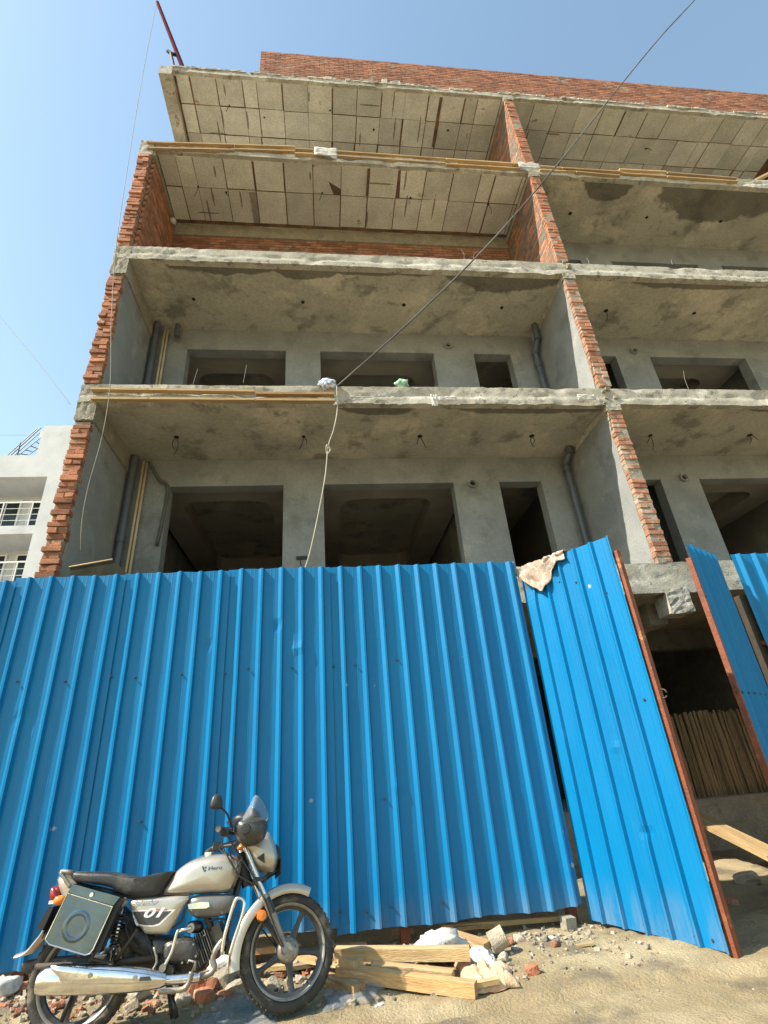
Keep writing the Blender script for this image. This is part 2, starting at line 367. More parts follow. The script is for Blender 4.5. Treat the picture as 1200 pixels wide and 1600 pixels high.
def slab(zb, zt, y0, soff, mat_e='concrete_edge', x0=XL0, x1=XR, seedz=0., lip=.03):
    """floor slab: rough cast front edge with a ragged plaster lip below"""
    m = MB(); n = int((x1-x0)/.045); rows = 10
    def fn(u, v):
        x = x0+(x1-x0)*u; z = zb+(zt-zb)*v
        am = max(.15, min(1, .5+1.4*nz(x*.55, 3, seedz+2)))
        d = .010*nz(x*2, z*4, seedz)+am*(.014*nz(x*11, z*14, seedz+3)+.012*nz(x*23, z*25, seedz+5))
        ch = nz(x*2.2, z*3, seedz+13)
        if ch > .28: d += .10*(ch-.28)                       # spalled pieces
        cj = .5+.18*nz(x*.9, 5, seedz)
        if abs(v-cj) < .08: d += .035*max(0, nz(x*2.1, 2, seedz)+.12)   # cold joint
        if v < .45: d -= lip*(1 if v < .35 else .3)*(.7+.6*nz(x*1.7, 0, seedz+7))
        if v == 0: z -= max(0, .06*nz(x*1.3, 1, seedz)+am*(.04*nz(x*6, 2, seedz)+.03*nz(x*17, 2, seedz)))
        if v == 1: z += am*(.010*nz(x*5, 3, seedz)+.010*nz(x*14, 3, seedz))
        return Vector((x, y0+d, z))
    m.grid(fn, n, rows)
    # body behind the edge
    body = MB(); e = .002
    body.box((x0, y0+.06, zb+e), (x1, YBK+.3, zt-.004))
    lipb = MB()
    def under(u, v):
        p = fn(u, 0); 
        return p if v == 0 else Vector((p.x, y0+.10, zb-.001))
    m.grid(under, n, 1)
    def top(u, v):
        p = fn(u, 1); return p if v == 0 else Vector((p.x, y0+.10, zt-.003))
    m.grid(top, n, 1)
    s = body.build('floor_slab', soff, bld)
    m.build('slab_edge', mat_e, s, smooth=60, fix=False)
    return s
S0 = slab(Z['F0b'], Z['F0t'], YF, 'old_concrete', seedz=1, lip=0)
S1 = slab(Z['L1b'], Z['L1t'], YF, 'soffit1', seedz=11)
S2 = slab(Z['L2b'], Z['L2t'], YF, 'soffit2', seedz=23)
S3 = slab(Z['L3b'], Z['L3t'], YF, 'soffit3', seedz=37, lip=.01)
S4 = slab(Z['L4b'], Z['L4t'], YF, 'joint_dark', seedz=41, lip=.01)

# shutter board imprints on the raw soffits: one panel each
def soffit_panels(parent, zb, x0, x1, rows, step):
    meshes = {}
    x = x0
    while x < x1-.05:
        wd = random.choice([step, step, step, step*.55, step*1.02]); xe = min(x+wd, x1)
        for (ya, yb) in rows:
            mb = MB(); g_ = .011; t = .004+random.uniform(0, .012)
            mb.cur = random.random()
            mb.box((x+g_*random.choice((.3, .6, 1, 1.6)), ya+g_*random.uniform(.4, 1.6), zb-t), (xe-g_*random.choice((.3, .5, 1., 1.5, 2.6)), yb-g_*random.uniform(.3, 1.5), zb+.02), .004)
            mb.build('soffit_panel', 'shutter_concrete', parent)
        x = xe
MB().box((XL1+.01, YF+.08, Z['L3b']-.0015), (XP0-.01, 7.7, Z['L3b']+.01)).build('soffit_joint_bed', 'joint_dark', S3)
soffit_panels(S3, Z['L3b'], XL1+.08, XP0-.02, [(YF+.06, YF+.68), (YF+.68, 7.62)], .60)
soffit_panels(S4, Z['L4b'], XL1+.08, XP0-.02, [(YF+.06, YF+.63), (YF+.63, YF+1.25), (YF+1.25, 7.9)], .58)
soffit_panels(S4, Z['L4b'], XP1+.02, 12.6, [(YF+.06, YF+.66), (YF+.66, YF+1.30), (YF+1.30, 7.9)], .60)

MB().box((-1.40, 6.90, Z['L3b']-.030), (-1.27, 7.60, Z['L3b']+.01), .006).build('filler_strip', 'old_concrete', S3)
MB().box((1.10, 6.28, Z['L3b']-.030), (1.15, 6.86, Z['L3b']+.01), .006).build('filler_strip', 'joint_dark', S3)
MB().box((3.05, 6.30, Z['L4b']-.030), (3.12, 7.4, Z['L4b']+.01), .006).build('filler_strip', 'joint_dark', S4)
# ---- brick pieces
BL, BW, BH, MO = .225, .108, .072, .0125
def brick_mesh(lx, ly, lz, mname, k):
    out = []
    for i in range(k):
        bm = bmesh.new(); bmesh.ops.create_cube(bm, size=1.0)
        for v in bm.verts:
            v.co = Vector((v.co.x*lx, v.co.y*ly, v.co.z*lz))+Vector([random.uniform(-.006, .006) for _ in range(3)])
        bmesh.ops.bevel(bm, geom=list(bm.edges), offset=.006, segments=1, affect='EDGES')
        me = bpy.data.meshes.new('brick'); bm.to_mesh(me); bm.free(); me.materials.append(MATS[mname]); out.append(me)
    return out
STR = {mn: brick_mesh(BL, BW, BH, mn, 8) for mn in ('brick', 'brick_dusty')}
HDR = {mn: brick_mesh(BW, BL, BH, mn, 8) for mn in ('brick', 'brick_dusty')}
def brick_end(parent, x0, x1, z0, z1, mn, tooth=0.):
    z = z0; i = 0; xc = (x0+x1)/2
    MB().box((x0+.010, YF+(.012 if tooth else -.006), z0), (x1-.010, YF+.10, z1-.005), .003).build('mortar_bed', 'mortar_pale', parent)
    while z+BH < z1+.01:
        if i % 2: items = [(xc, STR[mn], 0)]
        else: items = [(x0+BW/2+.006, HDR[mn], 0), (x1-BW/2-.006, HDR[mn], 0)]
        for (bx, ms, _) in items:
            o = link('brick', random.choice(ms), parent)
            dy = BW/2 if i % 2 else BL/2
            sh = random.uniform(-.012, .012)+(random.choice((-.02, -.012, .012)) if tooth and random.random() < tooth else 0)
            xs_ = random.uniform(-.003, .003)+(random.uniform(-.012, .012) if tooth else 0)
            o.location = (bx+xs_, YF-.015+dy+sh, z+BH/2+random.uniform(-.003, .003))
            o.rotation_euler = (random.uniform(-.012, .012), random.uniform(-.02, .02), random.uniform(-.035, .035) if tooth else random.uniform(-.012, .012))
        z += BH+MO; i += 1
def brick_field(name, parent, origin, ux, length, height, mn, mort=True, depth=.05, gaps=()):
    """joined courses of bricks on a face; ux = along direction, outward normal = n"""
    o0 = Vector(origin); ux = Vector(ux).normalized(); n = Vector((ux.y, -ux.x, 0))
    mb = MB(); z = 0; i = 0
    while z+BH < height+.02:
        x = -(.12 if i % 2 else 0)
        while x < length:
            a = max(0, x)+.004; b = min(length, x+BL+.008)-.004
            if b-a > .03 and not any(ga < (a+b)/2 < gb and gz0 < z < gz1 for ga, gb, gz0, gz1 in gaps):
                mb.cur = random.random()+.001; t = random.uniform(-.002, .003)
                M = Matrix(((ux.x, n.x, 0, o0.x), (ux.y, n.y, 0, o0.y), (0, 0, 1, o0.z), (0, 0, 0, 1)))
                mb.box((a, -depth, z+.004), (b, t, z+BH-.002), .0022, M)
            x += BL+.012
        z += BH+MO; i += 1
    return stuff(mb.build(name, mn, parent))

def wall_core(name, x0, x1, z0, z1, m_, y0=YF+.06, y1=YB+.02, rag=.05, seedw=0.):
    """side wall of a balcony: plastered core whose front edge is broken"""
    mb = MB(); nzv = int((z1-z0)/.05)
    def side(x, sgn):
        def fn(u, v):
            z = z0+(z1-z0)*v; ye = y0+rag*(.5+.8*nz(z*4, x, seedw)+.5*nz(z*13, x, seedw))
            return Vector((x, ye+(y1-ye)*u, z))
        return fn
    mb.grid(side(x0, -1), 6, nzv); mb.grid(side(x1, 1), 6, nzv)
    def front(u, v):
        a = side(x0, -1)(0, v); b = side(x1, 1)(0, v); return a.lerp(b, u)
    mb.grid(front, 2, nzv)
    return mb.build(name, m_, bld, fix=True)

beam_h = .62
storeys = [('F0t', 'L1b', 'L1t'), ('L1t', 'L2b', 'L2t'), ('L2t', 'L3b', 'L3t'), ('L3t', 'L4b', 'L4t')]
for i, (zb, zc, zt) in enumerate(storeys):
    z0, z1 = Z[zb], Z[zc]
    dusty = 'brick_dusty' if i < 2 else 'brick'
    # outer wall (top storey has none)
    if i < 3:
        top = z1-(.33 if i == 0 else .40 if i == 1 else .18)
        wl = wall_core('outer_wall', XL0+.01, XL1, z0-.002, z1+.002, 'plaster_wall' if i < 2 else 'mortar', seedw=i)
        brick_end(wl, XL0, XL1-.01, z0+(.0 if i else 0), top, 'brick' , tooth=.6 if i < 2 else .35)
        if i == 2:
            brick_field('brick_facing', wl, (XL1, YB-.03, z0), (0, -1, 0), YB-YF-.10, top-z0, 'brick')
        # concrete beam end above the bricks
        mb = MB(); ny = 10
        mb.grid(lambda u, v: Vector((XL0-.005+(XL1+.03-XL0)*u+.012*nz(u*9, v*9, i), YF-.02+.02*nz(u*5+i, v*7, 5), top+.02+(Z[zt]-top-.05)*v)), 8, 12)
        mb.box((XL0-.003, YF+.0, top+.02), (XL1+.028, YB, z1+.001))
        mb.build('beam', 'old_concrete' if i < 2 else 'concrete_edge', bld, smooth=40)
    # party wall
    wp = wall_core('party_wall', XP0, XP1, z0-.002, z1+.002, 'plaster_wall' if i < 2 else 'mortar', seedw=20+i, rag=.02)
    topp = z1-(.13 if i < 3 else .17)
    brick_end(wp, XP0, XP1, z0+(.05 if i else .0), topp, dusty)
    if i >= 2: brick_field('brick_facing', wp, (XP0, YB, z0), (0, -1, 0), YB-YF-.10, topp-z0, 'brick')
    mb = MB()
    mb.grid(lambda u, v: Vector((XP0-.01+(XP1-XP0+.02)*u+.01*nz(u*9, v*9, i), YF-.03+.02*nz(u*5+i, v*7, 8), topp+.01+(z1-topp+.03)*v)), 6, 8)
    mb.box((XP0-.008, YF-.005, topp+.012), (XP1+.008, YB, z1))
    mb.build('beam_end', 'concrete_edge', bld, smooth=40)
# rough concrete stub where the party wall meets each floor
for zt, dz in (('L1t', .0), ('L2t', .0)):
    mb = MB(); z0 = Z[zt]-.36
    for q in range(5):
        p = Vector((random.uniform(XP0-.01, XP1+.03), YF-.02, z0+random.uniform(0, .36)))
        mb.box(p-Vector((.035, .02, .03))*random.uniform(.6, 1.2), p+Vector((.035, .06, .03))*random.uniform(.6, 1.2), .012)
    stuff(mb.build('mortar_lump', 'old_concrete', bld))

# left edge beam under the roof slab
mb = MB(); mb.box((XL0, YF-.02, Z['L4b']-.20), (XL1+.05, 7.9, Z['L4b']+.12), .004)
mb.build('beam', 'concrete_edge', bld)
mb = MB(); mb.box((XL1+.0, YF-.0, Z['L3b']-.16), (XL1+.07, YB, Z['L3b']+.01), .004)
mb.build('beam', 'old_concrete', bld)
# roof parapet
par = MB(); par.box((-1.23, YF+.110, Z['L4t']-.01), (XR, YF+.30, Z['L4t']+1.31)); 
parapet = par.build('parapet', 'mortar', bld)
brick_field('brick_facing', parapet, (-1.25, YF+.10, Z['L4t']), (1, 0, 0), XR+1.25, 1.33, 'brick_old')
brick_field('brick_facing', parapet, (-1.25, YF+.33, Z['L4t']), (0, -1, 0), .23, 1.33, 'brick_old')
mb = MB()                                            # mortar spatter and shards on the roof edge
for x in np.arange(-3.2, 12, .11):
    h = .03+.05*abs(nz(x*2, 5))+(.16 if 1.62 < x < 2.0 else 0)*random.random()
    if nz(x*1.1, 9) > -.15: mb.box((x, YF-.02, Z['L4t']-.03), (x+.12, YF+.02, Z['L4t']+h), .012)
stuff(mb.build('mortar_crust', 'concrete_edge', bld))

# ---- back walls of the balconies, with door and window openings
def wall_holes(name, x0, x1, z0, z1, y0, y1, holes, m_):
    X = sorted({x0, x1, *[h[0] for h in holes], *[h[1] for h in holes]}); ZZ = sorted({z0, z1, *[h[2] for h in holes], *[h[3] for h in holes]})
    X = [x for x in X if x0 <= x <= x1]; ZZ = [z for z in ZZ if z0 <= z <= z1]
    solid = lambda i, j: 0 <= i < len(X)-1 and 0 <= j < len(ZZ)-1 and not any(h[0] <= (X[i]+X[i+1])/2 <= h[1] and h[2] <= (ZZ[j]+ZZ[j+1])/2 <= h[3] for h in holes)
    mb = MB()
    for i in range(len(X)-1):
        for j in range(len(ZZ)-1):
            if not solid(i, j): continue
            a, b, c, d = X[i], X[i+1], ZZ[j], ZZ[j+1]
            mb.add([(a, y0, c), (b, y0, c), (b, y0, d), (a, y0, d)], [(0, 1, 2, 3)])
            mb.add([(a, y1, c), (b, y1, c), (b, y1, d), (a, y1, d)], [(3, 2, 1, 0)])
            if not solid(i-1, j): mb.add([(a, y0, c), (a, y1, c), (a, y1, d), (a, y0, d)], [(3, 2, 1, 0)])
            if not solid(i+1, j): mb.add([(b, y0, c), (b, y1, c), (b, y1, d), (b, y0, d)], [(0, 1, 2, 3)])
            if not solid(i, j-1): mb.add([(a, y0, c), (b, y0, c), (b, y1, c), (a, y1, c)], [(3, 2, 1, 0)])
            if not solid(i, j+1): mb.add([(a, y0, d), (b, y0, d), (b, y1, d), (a, y1, d)], [(0, 1, 2, 3)])
    return mb.build(name, m_, bld, fix=False)
UNIT_A = [(-2.54, -.65), (.03, 2.35), (3.20, 4.0)]
UNIT_B = [(5.43, 6.36), (7.15, 9.45), (10.1, 12.0)]
ROOMS_A = [(XL1, -.35), (-.25, 2.78), (2.88, XP0)]
ROOMS_B = [(XP1, 6.62), (6.72, 9.8), (9.9, XR)]
def tray(x0, x1, zc, drop=.36, wd=.62):
    """dropped plaster border of a room's ceiling with rounded corners"""
    y0, y1 = YB+.235, YBK-.02; mb = MB()
    inner = []; r = .35; ix0, ix1, iy0, iy1 = x0+wd, x1-wd, y0+wd, y1-wd
    for (cx_, cy_, a0) in ((ix1-r, iy1-r, 0), (ix0+r, iy1-r, 90), (ix0+r, iy0+r, 180), (ix1-r, iy0+r, 270)):
        for q in range(6):
            a = R(a0+q*18); inner.append((cx_+r*math.cos(a), cy_+r*math.sin(a)))
    outer = []
    for (px_, py_) in inner:
        cx_, cy_ = (x0+x1)/2, (y0+y1)/2; dx, dy = px_-cx_, py_-cy_
        k = min((x1-cx_)/abs(dx) if dx else 9, (y1-cy_)/abs(dy) if dy else 9); outer.append((cx_+dx*k, cy_+dy*k))
    n = len(inner); zb = zc-drop
    V = [(a, b, zb) for a, b in outer]+[(a, b, zb) for a, b in inner]+[(a, b, zc-.003) for a, b in inner]
    F = [(i, (i+1) % n, n+(i+1) % n, n+i) for i in range(n)]+[(n+i, n+(i+1) % n, 2*n+(i+1) % n, 2*n+i) for i in range(n)]
    mb.add(V, F); return mb.build('ceiling_border', 'gypsum', bld)
for i, (zb, zc, zt) in enumerate(storeys):
    z0, z1 = Z[zb], Z[zc]; head = z1-.52
    if i < 2:
        wa = wall_holes('back_wall', XL1, XP0, z0, z1, YB, YB+.23, [(a, b, z0, head) for a, b in UNIT_A], 'plaster_wall')
        wb = wall_holes('back_wall', XP1, XR, z0, z1, YB, YB+.23, [(a, b, z0, head) for a, b in UNIT_B], 'plaster_wall')
        for (a, b) in ROOMS_A[:2]+ROOMS_B[1:]: tray(a, b, z1)
    elif i == 2:
        wa = wall_holes('back_wall', XL1, XP0, z0, z1-.34, YB+.03, YB+.23, [(a, b, z0, head-.4) for a, b in UNIT_A], 'mortar')
        gaps = [(a-XL1, b-XL1, 0, head-.42-z0) for a, b in UNIT_A]
        brick_field('brick_facing', wa, (XL1, YB+.02, z0), (1, 0, 0), XP0-XL1, z1-.36-z0, 'brick_old', gaps=gaps)
        mb = MB(); mb.box((XL1, YB-.02, z1-.34), (XP0, YB+.22, z1), .003); mb.build('beam', 'old_concrete', bld)
        wall_holes('back_wall', XP1, XR, z0, z1, YB, YB+.23, [(a, b, z0, head-.12) for a, b in UNIT_B], 'plaster_wall')
    else:
        wall_holes('back_wall', XL1, XR, z0, z1, YB+.2, YB+.4, [(a, b, z0, head) for a, b in UNIT_A+UNIT_B], 'mortar')
# inner walls
mb = MB(); mb.box((XL0, YBK, 0), (XR, YBK+.23, Z['L4b'])); mb.build('rear_wall', 'plaster', bld)
mb = MB(); mb.box((XL0+.01, YB+.02, 0), (XL1-.002, YBK, Z['L3b'])); mb.build('side_wall', 'plaster_wall', bld)
mb = MB(); mb.box((XR-.2, YF+.1, 0), (XR, YBK, Z['L4b'])); mb.build('side_wall', 'plaster_wall', bld)
for x in (-.35, 2.78, XP0+.03, 6.62, 9.8):
    mb = MB(); mb.box((x, YB+.232, Z['F0t']+.001), (x+.1, YBK, Z['L3b']-.001)); mb.build('room_wall', 'plaster', bld)
# ground storey: columns, beams, plinth
for x, y in ((-3.3, 6.42), (1.0, 6.42), (3.9, 8.5), (8.9, 6.42)):
    mb = MB(); mb.box((x-.14, y, -.05), (x+.14, y+.32, Z['F0b']), .006); mb.build('column', 'old_concrete', bld)
for y in (8.6, 10.8):
    mb = MB(); mb.box((XL0, y, Z['F0b']-.34), (XR, y+.26, Z['F0b']+.01), .004); mb.build('beam', 'old_concrete', bld)
mb = MB(); mb.box((4.60, 6.75, Z['F0b']-.30), (4.86, YBK, Z['F0b']+.01), .004); mb.build('beam', 'old_concrete', bld)
mb = MB(); mb.grid(lambda u, v: Vector((4.56+.34*u+.02*nz(u*7, v*5), YF-.01+.02*nz(u*4, v*6, 3), Z['F0b']-.30*(1-.1*u)+.34*v)), 6, 8)
mb.box((4.57, YF, Z['F0b']-.28), (4.89, 6.5, Z['F0b'])); mb.build('beam_end', 'concrete_edge', bld)
mb = MB(); mb.grid(lambda u, v: Vector((XL0+(XR-XL0)*u, 7.5+.03*nz(u*60, v*3), -.1+.73*v)), 120, 8)
mb.grid(lambda u, v: Vector((XL0+(XR-XL0)*u, 7.5+.03*nz(u*60, 3)*(1-v)+2.0*v, .63+.01*nz(u*60, v*5))), 120, 4)
mb.build('plinth', 'old_concrete', bld, smooth=50)
mb = MB(); mb.box((XL0, YF+.3, -.1), (XL1, YB, Z['F0b'])); mb.build('side_wall', 'old_concrete', bld)  # unseen wall, added to keep the ground storey dark
mb = MB(); mb.box((7.4, YF+.4, -.1), (7.6, YBK, Z['F0b'])); mb.build('side_wall', 'old_concrete', bld)

# ---- small fittings of the building
def ceiling_box(x, y, zc, wires=1, rad=.04):
    mb = MB(); mb.tube([(x, y, zc-.012), (x, y, zc+.03)], rad*random.uniform(.8, 1.25), random.choice((5, 6, 7))); o = mb.build('ceiling_box', 'hole_shade_black', bld)  # solid black plug; the dark of the ceiling recess is in its colour
    for k in range(wires):
        q = MB(); a = random.uniform(0, 6.28); l = random.uniform(.12, .34)
        q.tube(spline([(x, y, zc), (x+.05*math.cos(a), y+.05*math.sin(a), zc-l*.5), (x+.07*math.cos(a+1), y+.06*math.sin(a), zc-l)], 4), .006, 5)
        q.build('loose_wire', 'wire_black', o)
for x in (-2.3, -.28, 1.68, 3.67, 5.9, 7.88, 9.9):
    ceiling_box(x, 7.05, Z['L1b'], 2); ceiling_box(x, 7.0, Z['L2b'], random.choice((0, 1)))
for x in (5.93, 7.86, 9.8): ceiling_box(x, 7.02, Z['L3b'], 0)
for x, y in ((-2.46, 6.85), (-1.9, 6.95), (.15, 6.85), (2.1, 6.85), (3.9, 6.9)): ceiling_box(x, y, Z['L3b']-.012, 1, .022)
for x, y in ((-2.0, 6.8), (-1.2, 7.0), (.4, 6.75), (1.5, 7.1), (3.4, 7.0), (6.9, 6.95), (8.9, 7.1)): ceiling_box(x, y, Z['L4b']-.012, random.choice((0, 1)), .02)
def drain(pts, r=.055):
    mb = MB(); mb.tube(pts, r, 14); o = mb.build('drain_pipe', 'pvc_grey', bld, smooth=50)
    for p in pts[1:-1]:
        c = MB(); p = Vector(p); c.tube([p+Vector((0, 0, -.05)), p+Vector((0, 0, .05))], r*1.22, 14); c.build('pipe_collar', 'pvc_grey', o, smooth=50)
    return o
for (zb, zc) in (('F0t', 'L1b'), ('L1t', 'L2b')):
    a, b = Z[zb], Z[zc]
    drain([(-3.11, 7.60, a), (-3.11, 7.60, a+1.2), (-3.11, 7.60, b-.12), (-3.11, 7.60, b)], .058)
    for k in range(2):
        mb = MB(); mb.tube([(-2.985+.055*k, 7.66, a), (-2.975+.055*k, 7.66, b-.06-.05*k)], .021, 8); mb.build('conduit', 'conduit_cream', bld, smooth=True)
    if zb == 'F0t': drain([(4.47, 7.60, a), (4.47, 7.60, b-.36), (4.47, 7.58, b-.24), (4.50, 7.40, b-.10), (4.50, 7.39, b)], .055)
    else: drain([(4.47, 7.60, a), (4.47, 7.60, b-.95), (4.47, 7.60, b-.62), (4.50, 7.42, b-.38), (4.50, 7.41, b)], .06)
mb = MB(); mb.tube([(4.53, 7.62, Z['F0t']), (4.53, 7.62, Z['L1b']-.4)], .016, 8); mb.build('conduit', 'conduit_cream', bld)
mb = MB(); mb.tube(spline([(-2.85, 7.55, Z['L1b']-.15), (-2.70, 7.66, Z['L1b']-.42), (-2.55, 7.72, Z['L1b']-.60), (-2.60, 7.72, Z['L1b']-1.6)], 6), .028, 8); mb.build('hose', 'cable_dark', bld, smooth=True)
mb = MB(); mb.tube([(-2.72, 7.60, Z['L2b']-.35), (-2.72, 7.60, Z['L2b']-.05)], .05, 12); mb.build('pipe_stub', 'pvc_grey', bld, smooth=50)
for x, z in ((2.68, 7.71), (6.82, 7.66), (2.69, 4.40), (6.83, 4.46)):
    mb = MB(); mb.lathe_y([(.045, 0), (.06, -.06), (.085, -.065), (.085, .0)], 20, (x, YB, z+EYE)); o = mb.build('vent_pipe', 'plaster_wall', bld, smooth=40)
    mb = MB(); mb.tube([(x, YB-.012, z+EYE), (x, YB-.004, z+EYE)], .05, 14); mb.build('vent_hole', 'hole_shade_black', o)  # black disc across the mouth paints the shade inside the pipe
# lamp holder, socket and hanging bits
mb = MB(); c = PY(271, 348, 7.5); mb.lathe_y([(0, -.10), (.055, -.09), (.07, -.02), (.05, .03), (0, .04)], 14, c); mb.build('lamp_holder', 'sack_white', bld, smooth=True)
mb = MB(); c = PY(472, 872, YB); mb.box(c-Vector((.09, .03, .025)), c+Vector((.09, .005, .025))); mb.build('socket_box', 'black_metal', bld)
mb = MB(); mb.tube(spline([c+Vector((-.03, -.02, -.02)), c+Vector((-.02, -.05, -.12)), c+Vector((.02, -.02, -.2))], 4), .007, 5); mb.build('loose_wire', 'wire_black', bld)
# starter bars sticking up from the slab edges
for (px, py, l) in ((477, 396, .22), (605, 402, .25), (740, 408, .3), (920, 412, .2), (1050, 412, .16), (380, 596, .35), (302, 598, .3), (1075, 606, .4), (725, 404, .3)):
    p = PY(px, py, YF+.06); mb = MB()
    mb.tube(spline([p-Vector((0, 0, .03)), p+Vector((.02, .01, l*.5)), p+Vector((random.uniform(-.05, .12), .02, l))], 4), .003, 5); mb.build('starter_bar', 'cable_mid', bld)

# ================================================================== BLUE SHEET FENCE
YFN = 5.30; PITCHR = .212; SW = 5*PITCHR
FT, FB = EYE+1.985, EYE-.225*YFN
def rib_profile(width, first, h=.033):
    """x, depth (towards the street) of a trapezoid sheet"""
    pts = [(0., 0.)]; k = 0
    while True:
        c = first+k*PITCHR
        if c-.037 > width: break
        for dx, d in ((-.042, 0), (-.008, h), (.010, h), (.022, 0), (.080, 0), (.087, .0014), (.094, 0), (.122, 0), (.129, .0014), (.136, 0)):
            x = c+dx
            if 0.001 < x < width-.001: pts.append((x, d))
        k += 1
    pts.append((width, pts[-1][1])); 
    pts = sorted({round(a, 5): b for a, b in pts}.items()); return pts
def sheet(name, parent, org, ux, width, first, zb, zt, seed=0., dents=(), topfn=None, botfn=None, rows=40, wob=.004):
    """trapezoid sheet: org = left end at the ground, ux = along; ribs stand out to the side n"""
    ux = Vector(ux).normalized(); n = Vector((ux.y, -ux.x, 0)); prof = rib_profile(width, first); mb = MB(); o = Vector(org)
    # split long pans so that the sheet can bulge
    rings = []
    for j in range(rows+1):
        v = j/rows; r = []
        for (x, d) in prof:
            zb_ = zb+(botfn(x) if botfn else 0); zt_ = zt+(topfn(x) if topfn else 0); z = zb_+(zt_-zb_)*v
            dd = d + wob*nz(x*1.6+seed, z*1.1, seed)+.0016*nz(x*9+seed, z*5, seed)
            for (dx, dz, rr, amp) in dents:
                q = ((x-dx)**2+(z-dz)**2)/rr**2
                if q < 4: dd += amp*math.exp(-q*1.5)
            p = o+ux*x+n*dd; r.append(Vector((p.x, p.y, z)))
        rings.append(r)
    npf = len(prof)
    mb.add([p for r in rings for p in r], [(j*npf+i, j*npf+i+1, (j+1)*npf+i+1, (j+1)*npf+i) for j in range(rows) for i in range(npf-1)])
    return mb.build(name, 'blue_sheet', parent, fix=False)
def screw_mesh():
    mb = MB(); mb.tube([(0, .002, 0), (0, -.004, 0)], .011, 8); mb.tube([(0, -.004, 0), (0, -.011, 0)], .006, 6); return mb.mesh('screw', 'dark_steel')
SCREW = screw_mesh()
def screw(parent, p, n=Vector((0, -1, 0))):
    o = link('screw', SCREW, parent); o.location = p
    o.rotation_euler = (0, 0, math.atan2(n.x, -n.y)); return o
fence = thing('metal_fence', 'long blue corrugated metal sheet fence standing behind the parked motorcycle', 'fence', (-.5, YFN, 0))
j0 = -3.13-SW
starts = [j0-SW, j0, j0+SW, j0+2*SW, j0+3*SW, j0+4*SW]
for i, x in enumerate(starts):
    wd = SW+.02 if i < len(starts)-1 else 2.165-x
    dn = {3: ((.9, 2.55, .05, -.012),), 4: ((.52, 2.72, .05, -.016), (.73, 2.50, .07, .02)), 5: ((.6, 1.2, .05, .01),)}.get(i, ((random.uniform(.2, .9), random.uniform(.6, 2.8), .06, random.uniform(-.012, .012)),))
    zt = FT+(-.03, -.03, .0, .005, .012, .0)[i]; zb = FB+(.03, .0, -.01, .015, .03, -.02)[i]
    org = (x, YFN+.010, 0)
    rot = -.013+random.uniform(-.002, .002)
    sheet('sheet', fence, org, (1, rot, 0), wd, .145, zb, zt, seed=i*3.1, dents=dn,
          topfn=lambda q, i=i: -.010*((q/SW)-.5)+.004*math.sin(q*19+i), botfn=lambda q, i=i: .008*math.sin(q*7+i)+.01*nz(q*3+i))
    for zz, xs_ in ((EYE+.165*YFN*1.0+.06, (.03, .25, .68)), (zb+.14, (.03, .25, .46, .9)), (FB+.9, (.46,) if i % 2 else ())):
        for q in xs_: 
            if q < wd: screw(fence, Vector((x+q, YFN-.006, zz+random.uniform(-.02, .02))))
for x in (-3.9, -2.4, -.9, .62, 2.1):
    mb = MB(); mb.box((x-.04, YFN+.06, -.1), (x+.04, YFN+.14, FT-.15)); mb.build('post', 'rust_paint', fence)
for z in (FB+.12, EYE+.92, FT-.3):
    mb = MB(); mb.box((-5.2, YFN+.012, z-.025), (2.15, YFN+.055, z+.025)); mb.build('rail', 'rust_paint', fence)

fence2 = thing('metal_fence', 'short blue corrugated fence with a bent lower corner, right of the narrow gate leaf', 'fence', (5.6, YFN, 0))
for i, x in enumerate((4.90, 4.90+SW, 4.90+2*SW)):
    sheet('sheet', fence2, (x, YFN, 0), (1, 0, 0), SW+.02, .10 if i == 0 else .145, FB+.0, FT-.01, seed=31+i,
          botfn=(lambda q: .95*max(0, 1-q/.5)**1.2) if i == 0 else None, dents=((.1, 2.0, .25, .05),) if i == 0 else ())
mb = MB(); mb.box((4.86, YFN+.06, -.05), (4.95, YFN+.15, FT-.5)); mb.build('post', 'dark_steel', fence2)
for z in (FB+.2, EYE+.92): 
    mb = MB(); mb.box((4.9, YFN+.012, z-.025), (8.0, YFN+.055, z+.025)); mb.build('rail', 'rust_paint', fence2)

